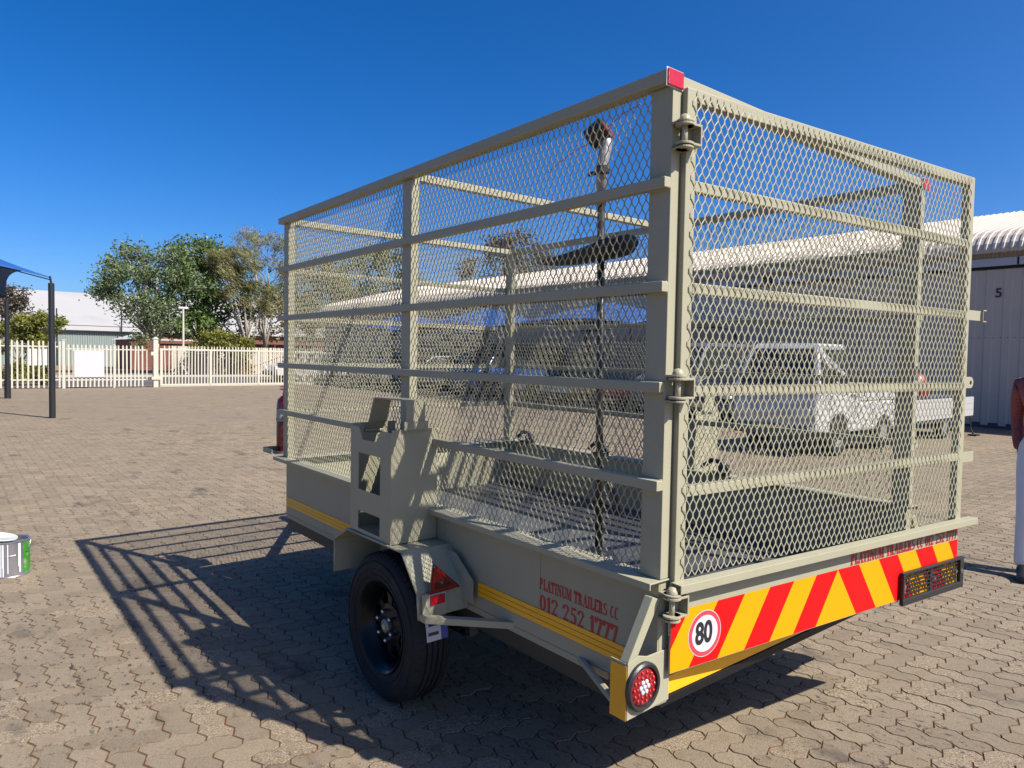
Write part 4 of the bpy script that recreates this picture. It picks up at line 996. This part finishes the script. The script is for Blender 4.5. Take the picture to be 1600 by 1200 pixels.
wb = MB(); wb.box(2.08, 3.08, FY-.045, FY-.02, .42, 1.44); tag(wb.build('white_board', WHITE, None, .003), 'plain white board hanging on the pedestrian gate', 'board')
wb = MB(); wb.box(.62, 1.30, FY+.07, FY+.09, .86, 1.48); tag(wb.build('white_board', mat('white_board_dull', (.62, .63, .62), .5), None, .003), 'plain white board behind the palisade fence near the yellow shrub', 'board')
gp = MB(); gp.box(4.80, 4.98, FY-.09, FY+.09, -.02, 1.93); gp.prism([(4.77, 1.931), (5.01, 1.931), (4.93, 2.02), (4.85, 2.02)], FY-.11, FY+.11, 'y'); gp.box(4.72, 5.06, FY-.13, FY+.10, .30, .42); gp.box(4.70, 4.80, FY-.14, FY-.02, 1.28, 1.42)
tag(gp.build('gate_pillar', CREAMF, None, .008), 'square cream pillar between the pedestrian gate and the sliding gate', 'pillar')
f3 = thing('sliding_gate', 'long cream sliding gate across the driveway with close pickets', 'gate', (8.6, FY+.16, 0))
pm3 = picket_mesh(1.60, .045); pickets(f3, pm3, 5.30, 12.0, .127, FY+.16, .09); frail(f3, 5.08, 12.1, 1.53, .07, .0); frail(f3, 5.08, 12.1, .08, .07, .0); frail(f3, 5.08, 12.1, .02, .03, .0)
for x in (5.14, 7.06, 9.08, 11.2, 12.06): x_ = x-8.6; m = MB(); m.box(x_-.05, x_+.05, -.035, .035, .045, 1.53); m.build('upright', CREAMF, f3, .004)
f4 = thing('palisade_fence', 'cream steel palisade fence between the sliding gate and the warehouse', 'fence', (15, FY, 0))
pickets(f4, pm, 12.3, 17.6, .16, FY, .03); frail(f4, 12.2, 17.7, 1.56); frail(f4, 12.2, 17.7, .32)
for x in (12.25, 14.9, 17.6): fpost(f4, x, 1.80, .10)

# ------------------------------------------------------------------ across the road
f5 = thing('slatted_fence', 'pale slatted fence across the road behind the sliding gate', 'fence', (13, 44.6, .02))
pm5 = picket_mesh(1.72, .10); pickets(f5, pm5, 9.0, 18.0, .135, 44.6, .02); frail(f5, 8.9, 18.1, .28); frail(f5, 8.9, 18.1, 1.25)
for (xa, xb) in ((9.1, 10.9), (13.2, 11.6), (13.3, 15.6), (17.6, 15.8)):
    m = MB(); m.tube([(xa-13, -.06, .35), (xb-13, -.06, 1.22)], .035, 4); m.build('brace', CREAMF, f5)
sh = thing('shed', 'long low shed with white roof and green grey cladding across the road', 'shed', (0, 70, 0))
m = MB(); n_ = 150; pv = []
for k in range(n_): y = -16+27.5*k/n_; pv += [(y, 0), (y+.09, 0), (y+.11, -.05), (y+.165, -.05)]
vs = [(x, dy, z) for z in (0, 3.08) for x, dy in pv]; n2 = len(pv); m.add(vs, [(i, i+1, n2+i+1, n2+i) for i in range(n2-1)]); m.build('cladding', GREENW, sh)
m = MB(); m.box(-16, 31, -.4, -.1, 3.10, 3.52); m.build('fascia', WALLG2, sh)
m = MB(); m.add([(-16, -.45, 3.525), (31, -.45, 3.525), (31, 10, 7.05), (-16, 10, 7.05)], [(0, 1, 2, 3)]); m.build('roof', WHITER, sh)
m = MB(); m.box(11.7, 31, 0, .2, 0, 3.09); m.build('brick_wall', BRICK, sh)
for x in (5.6, 10.5, 16.5):
    m = MB(); m.cyl((x, -.6, 0), (x, -.6, 4.9), .06, .05, 8); tag(m.build('steel_pole', DGREY), 'dark', 'pole')
    o = bpy.data.objects['steel_pole'] if x == 5.6 else None
for o, lb in zip([o for o in bpy.data.objects if o.name.startswith('steel_pole')], ('thin dark pole in front of the white shed roof, leftmost of three', 'thin dark pole in front of the white shed roof, middle one of three', 'thin dark pole at the shed, hidden mostly by the green tree')):
    o.location = (0, 70, 0); o['label'] = lb; o['group'] = 'poles along the shed'
bh = thing('brick_house', 'low red brick house with grey roof behind the sliding gate', 'house', (12.6, 56, 0))
m = MB(); m.box(-3.8, 5, 0, 6, 0, 2.25); m.prism([(-3.8, 2.25), (1.2, 2.25), (-2.2, 2.80)], .001, .2, 'y'); m.build('wall', BRICK, bh)
m = MB(); m.add([(-2.2, -.3, 2.86), (5.2, -.3, 2.34), (5.2, 6.3, 2.34), (-2.2, 6.3, 2.86)], [(0, 1, 2, 3)]); m.add([(-4.1, -.3, 2.25), (-2.2, -.3, 2.86), (-2.2, 6.3, 2.86), (-4.1, 6.3, 2.25)], [(0, 1, 2, 3)]); m.box(-2.2, 5.2, -.33, -.3, 2.2, 2.32); m.build('roof', ROOFG, bh)
bw = MB(); bw.box(15.5, 30, 57, 57.3, 0, 2.0); bw.box(15.4, 30, 56.95, 57.35, 2.0, 2.12); tag(bw.build('brick_wall', BRICK), 'red brick boundary wall behind the bare tree', 'wall')
lp = thing('street_lamp', 'thin cream street lamp in front of the big green tree', 'lamp', (9.45, 44.0, 0))
m = MB(); m.cyl((0, 0, 0), (0, 0, 4.0), .075, .06, 10); m.build('pole', CREAMF, lp); m = MB(); m.box(-.28, .28, -.06, .06, 4.0, 4.12); m.build('lamp_head', WHITE, lp, .02)
bn = thing('wheelie_bin', 'dark wheeled bin across the road behind the sliding gate', 'bin', (10.0, 42.6, .02))
m = MB(); m.prism([(-.30, .08), (.30, .08), (.36, 1.35), (-.36, 1.35)], -.3, .3, 'y'); m.build('tub', PLASTIC, bn, .03); m = MB(); m.prism([(-.4, 1.36), (.42, 1.36), (.36, 1.5), (-.36, 1.46)], -.34, .34, 'y'); m.build('lid', PLASTIC, bn, .03)
m = MB(); m.cyl((.2, -.34, .1), (.2, .34, .1), .1, n=14); m.build('wheels', RUBBER, bn)

# ------------------------------------------------------------------ vehicles
def wheel_at(parent, x, y, r_, w_):
    m = MB(); m.lathe([(r_*.55, -w_/2), (r_*.9, -w_/2), (r_, -w_*.35), (r_, w_*.35), (r_*.9, w_/2), (r_*.55, w_/2)], (x, y, r_), 'y', 24, True); wl = m.build('wheel', RUBBER, parent, 0, True)
    m = MB(); m.lathe([(.0, -w_*.42), (r_*.3, -w_*.45), (r_*.55, -w_*.38), (r_*.6, -w_*.47)], (x, y, r_), 'y', 20); m.lathe([(.0, w_*.42), (r_*.3, w_*.45), (r_*.55, w_*.38), (r_*.6, w_*.47)], (x, y, r_), 'y', 20); m.build('rim', STEELG, wl, 0, True)
def carbody(name, label, cat, loc, rotz, colr, lower, cabin, roofline, width, wheels, group=None, bed=None, rr=.31):
    """side outlines in (x,z), nose towards -x; cabin is glass, roofline a painted shell on top"""
    t = thing(name, label, cat, loc, rotz, group); hw = width/2
    m = MB(); m.prism(lower, -hw, hw, 'y'); m.build('body', colr, t, .05)
    n = len(cabin); zb = min(p[1] for p in cabin); zt = max(p[1] for p in cabin)
    ins = lambda z: hw-.03-.16*(z-zb)/(zt-zb)
    vs = [(x, -ins(z), z) for x, z in cabin]+[(x, ins(z), z) for x, z in cabin]
    m = MB(); m.add(vs, [tuple(range(n)), tuple(range(2*n-1, n-1, -1))]+[(i, n+i, n+(i+1) % n, (i+1) % n) for i in range(n)]); m.build('windows', GLASS, t, .02)
    m = MB(); m.prism(roofline, -ins(zt)-.015, ins(zt)+.015, 'y'); m.build('roof', colr, t, .03)
    k = len(cabin)
    for (x0, z0), (x1, z1) in zip(cabin[1:], cabin[2:]+cabin[:1]):          # pillars at the side
        pass
    for s_ in (-1, 1):
        m = MB()
        tops_ = [p for p in cabin if abs(p[1]-zt) < .02]; xa, xb = min(p[0] for p in tops_), max(p[0] for p in tops_)
        lows_ = [p for p in cabin if abs(p[1]-zb) < .06]; la, lb_ = min(p[0] for p in lows_), max(p[0] for p in lows_)
        for (bx_, tx_) in ((la, xa), ((la+lb_)/2+.05, (xa+xb)/2+.05), (lb_-.03, xb-.02)):
            m.tube([(bx_, s_*(ins(zb)+.004), zb-.02), (tx_, s_*(ins(zt)+.004), zt+.01)], .05 if name == 'light_truck' else .035, 6)
        m.build('pillar', colr, t)
    xf, xr = min(p[0] for p in lower), max(p[0] for p in lower)
    for s_ in (-1, 1):
        m = MB(); m.box(xf-.012, xf+.10, s_*(hw-.22)-.13, s_*(hw-.22)+.13, .62, .78); m.build('headlight', mat('lamp_glass', (.6, .62, .65), .1), t, .02)
        m = MB(); m.box(xr-.08, xr+.012, s_*(hw-.13)-.08, s_*(hw-.13)+.08, .62, .86); m.build('tail_light', RLENS, t, .02)
    m = MB(); m.box(xf-.05, xf+.1, -hw+.05, hw-.05, .32, .50); m.build('bumper', mat('bumper_grey', (.10, .10, .105), .5), t, .03)
    m = MB(); m.box(xr-.1, xr+.05, -hw+.05, hw-.05, .34, .50); m.build('bumper', MATS['bumper_grey'], t, .03)
    m = MB(); m.box(xf-.058, xf-.048, -.22, .22, .38, .48); m.build('number_plate', mat('plate_yellow', (.75, .55, .15), .4), t)
    for x in wheels:
        for s_ in (-1, 1): wheel_at(t, x, s_*(hw-.08), rr, .2)
    return t
HATCH = ([(0, .30), (3.9, .30), (3.95, .75), (3.85, .95), (.95, .98), (.15, .80), (-.02, .55)], [(.95, .98), (3.80, .96), (3.55, 1.40), (3.2, 1.47), (1.75, 1.47), (1.55, 1.42)], [(1.70, 1.455), (3.40, 1.455), (3.25, 1.52), (1.85, 1.52)])
SEDAN = ([(0, .28), (4.5, .28), (4.55, .85), (4.40, .98), (1.15, .96), (.15, .80), (-.02, .50)], [(1.15, .97), (4.0, .98), (3.35, 1.38), (2.05, 1.40)], [(2.00, 1.385), (3.45, 1.385), (3.25, 1.45), (2.15, 1.45)])
VAN = ([(0, .30), (4.6, .30), (4.65, 1.15), (.55, 1.15), (.05, .95), (-.02, .55)], [(.55, 1.15), (4.60, 1.15), (4.5, 1.86), (1.15, 1.86)], [(1.10, 1.85), (4.55, 1.85), (4.45, 1.96), (1.25, 1.96)])
KEI = ([(0, .36), (2.95, .36), (2.95, .86), (1.42, .86), (1.35, 1.10), (.06, 1.10), (-.03, .70)], [(.06, 1.11), (1.33, 1.11), (1.22, 1.70), (.28, 1.72)], [(.24, 1.70), (1.26, 1.70), (1.20, 1.80), (.34, 1.80)])
BLUEC = mat('blue_car_paint', (.03, .07, .22), .25, 0, .03, 2, 0, 60, .5, .4); DKC = mat('dark_car_paint', (.02, .022, .03), .25, 0, .03, 2, 0, 60, .5, .4); SILV = mat('silver_car_paint', (.42, .43, .45), .3, .5, .03, 2, 0, 60, .5, .4)
TEALC = mat('teal_car_paint', (.10, .25, .33), .3, 0, .03, 2, 0, 60, .5, .4)
g_ = 'vehicles parked along the warehouse'
kt = carbody('light_truck', 'small white cab-over truck parked nose out behind the tailgate mesh', 'truck', (8.75, 4.75, 0), 0, WHITEP, *KEI, 1.46, (.72, 2.35), g_)
m = MB()
for (a_, b_) in ((1.40, 1.44), (2.90, 2.94)): m.box(a_, b_, -.70, .70, .87, 1.02)
for s_ in (-1, 1): m.box(1.445, 2.895, s_*.70-.015, s_*.70+.015, .87, 1.02)
m.build('load_bed', WHITEP, kt, .006)
m = MB(); m.box(1.6, 2.0, -.6, -.2, 1.0-.12, 1.18); m.box(2.1, 2.6, -.62, -.25, .88, 1.12); m.build('cardboard_load', mat('cardboard', (.42, .30, .17), .85), kt, .01)
m = MB()
for (a_, b_, z0_, z1_) in ((.40, .408, .62, 1.08), (1.26, 1.268, .50, 1.08), (.408, 1.26, .50, .508)): m.box(a_, b_, -.7335, -.7305, z0_, z1_)
m.box(1.12, 1.22, -.752, -.731, .95, .98); m.build('door_seam', mat('seam_dark', (.03, .03, .03), .6), kt)
m = MB(); m.box(.22, .26, -.90, -.76, 1.18, 1.40); m.tube([(.26, -.73, 1.16), (.24, -.80, 1.25)], .012, 6); m.build('wing_mirror', PLASTIC, kt, .01)
m = MB(); m.prism([(.40, .36), (1.04, .36), (1.0, .56), (.86, .68), (.58, .68), (.44, .56)], -.742, -.731, 'y'); m.build('wheel_arch', PLASTIC, kt)
def dropside(name, label, loc, rotz, colr, L, w_, z0, z1, group, tape=True):
    t = thing(name, label, 'trailer', loc, rotz, group)
    m = MB(); m.box(0, L, -w_/2, w_/2, z0-.04, z0); m.build('deck', DARKST, t, .004)
    for s_ in (-1, 1):
        m = MB(); m.box(0.03, L-.03, s_*w_/2-.015, s_*w_/2+.015, z0+.001, z1); sd = m.build('side_board', colr, t, .004)
        m = MB()
        for z in (z0+(z1-z0)*.36, z0+(z1-z0)*.68): m.box(0.05, L-.05, s_*(w_/2+.0165)-.0015, s_*(w_/2+.0165)+.0015, z-.006, z+.006)
        m.build('board_groove', mat('groove_grey', (.30, .30, .31), .6), sd)
        if tape:
            m = MB(); m.box(.05, L-.05, s_*(w_/2+.017)-.0015, s_*(w_/2+.017)+.0015, z0-.035, z0+.02); m.build('reflective_tape', YTAPE, sd)
    for x in (0.012, L-.012):
        m = MB(); m.box(x-.012, x+.012, -w_/2+.016, w_/2-.016, z0+.001, z1); m.build('end_board', colr, t, .004)
    for s_ in (-1, 1): wheel_at(t, L*.55, s_*(w_/2+.0-.12), .24, .15)
    m = MB(); m.tube([(0, -.4, z0-.06), (-.9, 0, z0-.08)], .03, 6); m.tube([(0, .4, z0-.06), (-.9, 0, z0-.08)], .03, 6); m.build('drawbar', DARKST, t)
    return t
dt = dropside('dropside_trailer', 'white dropside trailer parked beside the warehouse right of the small truck', (12.35, 4.75, 0), 0, WHITEP, 3.05, 1.5, .42, .82, 'small trailers in the yard', False)
m = MB(); m.tube([(3.0, -.70, .50), (3.02, -.72, .30), (2.98, -.74, .14), (2.96, -.80, .03)], .012, 6); m.box(2.80, 3.05, -.90, -.75, .001, .03); m.build('tail_chain', DARKST, dt)
rb = MB(); rb.lathe([(.0, 0), (.26, 0), (.27, .02), (.24, .30), (.20, .42), (.10, .50), (.0, .52)], (13.75, 4.55, .822), 'z', 24); tag(rb.build('plastic_drum', mat('drum_red', (.20, .012, .012), .4), None, 0, True), 'dark red domed drum standing on the white dropside trailer', 'drum')
dropside('box_trailer', 'low white box trailer with yellow tape seen through the mesh, nearest the blue van', (13.3, 17.1, 0), 0, WHITEP, 2.2, 1.35, .38, .74, 'small trailers in the yard')
dropside('box_trailer', 'low cream box trailer with yellow tape seen through the mesh, middle of the row', (13.3, 15.0, 0), 0, mat('cream_board', (.66, .58, .42), .5), 2.2, 1.35, .38, .74, 'small trailers in the yard')
dropside('box_trailer', 'low dark red box trailer with yellow tape seen through the mesh beside the near post', (13.4, 12.3, 0), 0, mat('board_red', (.30, .02, .02), .5), 2.2, 1.35, .38, .74, 'small trailers in the yard')
carbody('parked_van', 'dark blue panel van parked under the middle blue canopy', 'van', (13.0, 19.6, 0), 0, BLUEC, *VAN, 1.75, (.8, 3.7), g_)
carbody('parked_car', 'teal hatchback under the blue canopy between the van and the silver car', 'car', (13.1, 22.3, 0), 0, TEALC, *HATCH, 1.65, (.75, 3.2), g_)
carbody('parked_car', 'silver sedan under the blue canopy closest to the street fence', 'car', (13.0, 25.4, 0), 0, SILV, *SEDAN, 1.72, (.85, 3.6), g_)
carbody('parked_car', 'white hatchback under the blue canopy beside the silver sedan', 'car', (13.0, 27.9, 0), 0, WHITEP, *HATCH, 1.65, (.75, 3.2), g_)
carbody('parked_car', 'dark sedan parked by the warehouse beyond the white truck', 'car', (12.2, 8.6, 0), 0, DKC, *SEDAN, 1.75, (.85, 3.6), g_)
carbody('parked_van', 'grey van parked at the warehouse behind the dark sedan', 'van', (13.0, 10.6, 0), 0, mat('grey_van', (.14, .14, .16), .3, 0, .03, 2, 0, 60, .5, .3), *VAN, 1.75, (.8, 3.7), g_)
carbody('parked_car', 'white car standing in the road beyond the sliding gate', 'car', (11.2, 34.2, 0), R(4), WHITEP, *HATCH, 1.68, (.75, 3.2))

# ------------------------------------------------------------------ trees and shrubs
LEAF1 = leafmat('leaf_blue_green', (.060, .098, .036), (.185, .235, .100)); LEAF2 = leafmat('leaf_dark_green', (.045, .092, .022), (.150, .215, .050))
LEAF3 = leafmat('leaf_olive', (.11, .11, .036), (.27, .255, .09)); LEAF4 = leafmat('leaf_brown', (.060, .048, .032), (.135, .105, .072)); LEAF5 = leafmat('leaf_yellow_green', (.085, .105, .014), (.25, .24, .04))
def leaves(rs, centers, nper, sig, size, asp=2.0, droop=None):
    n = len(centers)*nper; c = np.repeat(centers, nper, 0)
    s = np.repeat(sig if np.ndim(sig) else np.full(len(centers), sig), nper)[:, None]
    d = rs.normal(0, 1, (n, 3)); P = c+d*s*np.array([1, 1, .8])
    a = rs.normal(0, 1, (n, 3))
    if droop is not None: a = a*.35+np.array(droop)
    a /= np.linalg.norm(a, axis=1, keepdims=True); b = np.cross(a, rs.normal(0, 1, (n, 3))); b /= np.linalg.norm(b, axis=1, keepdims=True)
    L = size*(.6+.8*rs.rand(n, 1)); w_ = L/asp
    V = np.stack([P-a*L/2, P+b*w_/2, P+a*L/2, P-b*w_/2], 1).reshape(-1, 3)
    F = np.arange(n*4).reshape(-1, 4); return V, F
def grow(tm, p, d, L, r, depth, rs, tips, spread, up):
    q = p+d*L; mid = p.lerp(q, .5)+Vector(rs.normal(0, .06*L, 3)); n = 5 if r > .04 else 3
    tm.tube([tuple(p), tuple(mid), tuple(q)], [r, r*.82, r*.66], n)
    if depth == 0: tips.append(tuple(q)); tips.append(tuple(mid)); return
    for k in range(3):
        nd = (d+Vector(rs.normal(0, spread, 3))+up).normalized()
        grow(tm, q if k else mid.lerp(q, .7), nd, L*(.62+.25*rs.rand()), r*.60, depth-1, rs, tips, spread, up)
def tree(name, label, base, blobs, leafm, bark, seed, tr_r=.22, th=1.6, nper=34, size=.17, sig=.26, asp=2.0, droop=None, group=None, cat='tree', depth=2, nb=5, spread=.55, up=.12, keep=1.0, upv_=None):
    """blobs: (x, y, z, radius): a limb reaches into each and branches there; leaf clumps sit on the twig ends so that gaps stay open"""
    rs = np.random.RandomState(seed); b = Vector(base); t = thing(name, label, cat, base, 0, group)
    tm = MB(); fork = Vector((rs.normal(0, .08), rs.normal(0, .08), th)); tm.tube([(0, 0, -.02), tuple(fork*.5+Vector((rs.normal(0, .05), 0, 0))), tuple(fork)], [tr_r, tr_r*.85, tr_r*.75], 9); tips = []
    upw = Vector(upv_) if upv_ else Vector((0, 0, up))
    for (x, y, z, r_) in blobs:
        c = Vector((x, y, z))-b; st0 = fork.lerp(c, max(.15, 1-.75*r_/max(.01, (c-fork).length))); mid = fork.lerp(st0, .5)+Vector((rs.normal(0, .12*r_), rs.normal(0, .12*r_), -.05*r_))
        rr = tr_r*(.28+.12*min(r_, 1.5)); tm.tube([tuple(fork), tuple(mid), tuple(st0)], [rr*1.3, rr*1.05, rr*.8], 6)
        L0 = r_*(.62 if depth >= 2 else .8)
        for k in range(nb):
            dd = Vector(rs.normal(0, 1, 3)).normalized()*.8+(c-st0).normalized()*.55+upw; grow(tm, st0, dd.normalized(), L0, rr*.55, depth, rs, tips, spread, upw)
    tm.build('trunk', bark, t, 0, True)
    tips = np.array(tips); tips = tips[rs.rand(len(tips)) < keep]
    V, F = leaves(rs, tips, nper, sig*(.7+.6*rs.rand(len(tips))), size, asp, droop); link('crown', npmesh('crown', V, F, leafm), None, t)
    return t
tree('gum_tree', 'sparse blue green tree leaning left above the white shed roof', (8.4, 46.5, 0), [(6.0, 46.5, 6.0, 1.1), (6.9, 46.5, 7.3, 1.1), (7.4, 46, 5.6, 1.5), (8.6, 46.6, 7.5, 1.4), (9.2, 46.2, 5.9, 1.8), (7.4, 46.2, 4.2, 1.3), (9.4, 46, 3.9, 1.7), (8.3, 46, 3.0, 1.1), (5.8, 46.4, 5.0, .9), (10.0, 46.4, 7.2, 1.4)], LEAF1, BARKP, 11, .17, 1.9, 15, .19, .27, 2.2)
tree('green_tree', 'tall dense green tree behind the sliding gate, darkest and highest crown', (11.4, 47.5, 0), [(11.3, 47.5, 8.3, 1.3), (12.2, 47.3, 7.6, 1.5), (10.7, 47.2, 6.8, 1.6), (11.0, 47, 4.8, 2.0), (12.8, 47.2, 5.8, 1.8), (12.2, 46.8, 3.4, 1.8), (10.3, 46.8, 3.0, 1.4), (13.5, 47, 4.0, 1.5), (9.8, 47, 5.4, 1.5)], LEAF2, BARK, 12, .22, 2.0, 19, .21, .27, 1.9)
tree('willow_tree', 'olive yellow wispy tree with slanting twigs right of the dense green tree', (13.9, 45.6, 0), [(11.9, 45.6, 7.2, 1.0), (12.6, 45.6, 6.4, 1.2), (13.4, 45.6, 5.4, 1.3), (13.3, 45.6, 7.6, 1.1), (14.2, 45.6, 6.8, 1.3), (14.4, 45.6, 4.3, 1.2), (14.9, 45.6, 5.6, 1.2)], LEAF3, BARKP, 13, .15, 1.5, 14, .32, .20, 10, (-.75, 0, .6), None, 'tree', 2, 5, .35, .0, 1.0, (-.30, 0, .28))
tree('bare_tree', 'nearly bare pale tree beside the front corner of the trailer', (15.2, 46.5, 0), [(14.4, 46.5, 8.3, 1.3), (15.6, 46.5, 8.0, 1.5), (14.9, 46.5, 6.4, 1.5), (16.2, 46.5, 6.6, 1.5), (15.4, 46.4, 4.8, 1.3)], LEAF3, BARKP, 14, .15, 1.7, 3, .13, .16, 3, None, None, 'tree', 4, 4, .38, .22)
for i_, (lb, bs, bl, lm_) in enumerate((
    ('brown green tree behind the mesh above the far end of the warehouse', (21.0, 52, 0), [(19.3, 52, 6.6, 1.9), (21.3, 52, 7.8, 1.9), (20.4, 51.6, 4.8, 2.1), (22.8, 52, 6.2, 1.9), (19.0, 51.6, 3.4, 1.8), (17.6, 51.8, 4.6, 1.6)], LEAF3),
    ('dull green tree behind the mesh left of the mid post', (27.3, 54, 0), [(25.6, 54, 8.4, 2.0), (28.2, 54, 9.6, 2.0), (30.0, 54, 8.4, 2.0), (27.0, 53.6, 6.4, 2.2), (30.2, 54, 6.2, 2.0)], LEAF2),
    ('brown topped tree rising behind the warehouse roof', (36.3, 46, 0), [(34.8, 47, 10.0, 2.1), (36.6, 45.8, 10.9, 2.1), (38.4, 44.4, 9.8, 2.1), (36.2, 46, 8.2, 2.2)], LEAF4))):
    tree('yard_tree', lb, bs, bl, lm_, BARK, 20+i_, .24, 3.0, 18, .26, .32, 2.2, None, 'trees behind the warehouse')
tree('thorn_tree', 'dark brown tree under the blue canopy at the left edge', (.2, 40, 0), [(-.6, 40, 4.1, .95), (.5, 40, 4.3, .85), (.9, 40, 3.4, .8), (-.2, 40, 3.1, .95), (-1.6, 40, 3.5, .95), (.2, 40, 3.7, .9)], LEAF4, BARK, 31, .12, 1.6, 16, .13, .15, 1.8)
tree('small_tree', 'small yellow green tree behind the palisade fence beside the canopy pole', (.85, 36, 0), [(.4, 36, 2.3, .6), (1.2, 36, 2.5, .6), (1.9, 36, 2.15, .55), (.9, 36, 1.8, .55), (1.6, 35.8, 1.75, .5), (2.2, 36, 2.6, .4), (1.4, 36, 2.9, .35), (-.3, 36, 2.0, .6)], LEAF5, BARK, 32, .07, .9, 11, .12, .12, 1.8)
tree('round_shrub', 'yellow green spreading shrub tree above the sliding gate', (11.4, 43.3, 0), [(10.3, 43.3, 2.0, .7), (11.4, 43.3, 2.3, .7), (12.4, 43.3, 2.1, .7), (11.0, 43.1, 1.7, .6), (13.0, 43.3, 1.9, .5), (12.0, 43.2, 1.6, .6)], LEAF5, BARK, 33, .09, .8, 12, .13, .13, 1.8)
for i_, (x, lb) in enumerate(((-.6, 'low yellow green hedge shrub behind the fence, left of the near canopy pole'), (.55, 'low yellow green hedge shrub behind the fence under the small tree'), (1.25, 'low yellow green hedge shrub behind the fence, rightmost of the hedge'))):
    tree('hedge_shrub', lb, (x, 32.6, 0), [(x-.25, 32.6, .45, .32), (x+.2, 32.6, .5, .34), (x, 32.5, .72, .28), (x, 32.4, .3, .3)], LEAF5, BARK, 40+i_, .03, .15, 12, .08, .09, 1.6, None, 'hedge shrubs along the fence', 'shrub')
tree('hedge_shrub', 'orange yellow flowering shrub in front of the slatted fence across the road', (12.9, 43.9, 0), [(12.5, 43.9, .5, .42), (13.2, 43.9, .55, .42), (12.9, 43.8, .8, .34)], leafmat('leaf_orange', (.14, .085, .014), (.30, .19, .03)), BARK, 44, .03, .2, 12, .10, .11, 1.6, None, None, 'shrub')
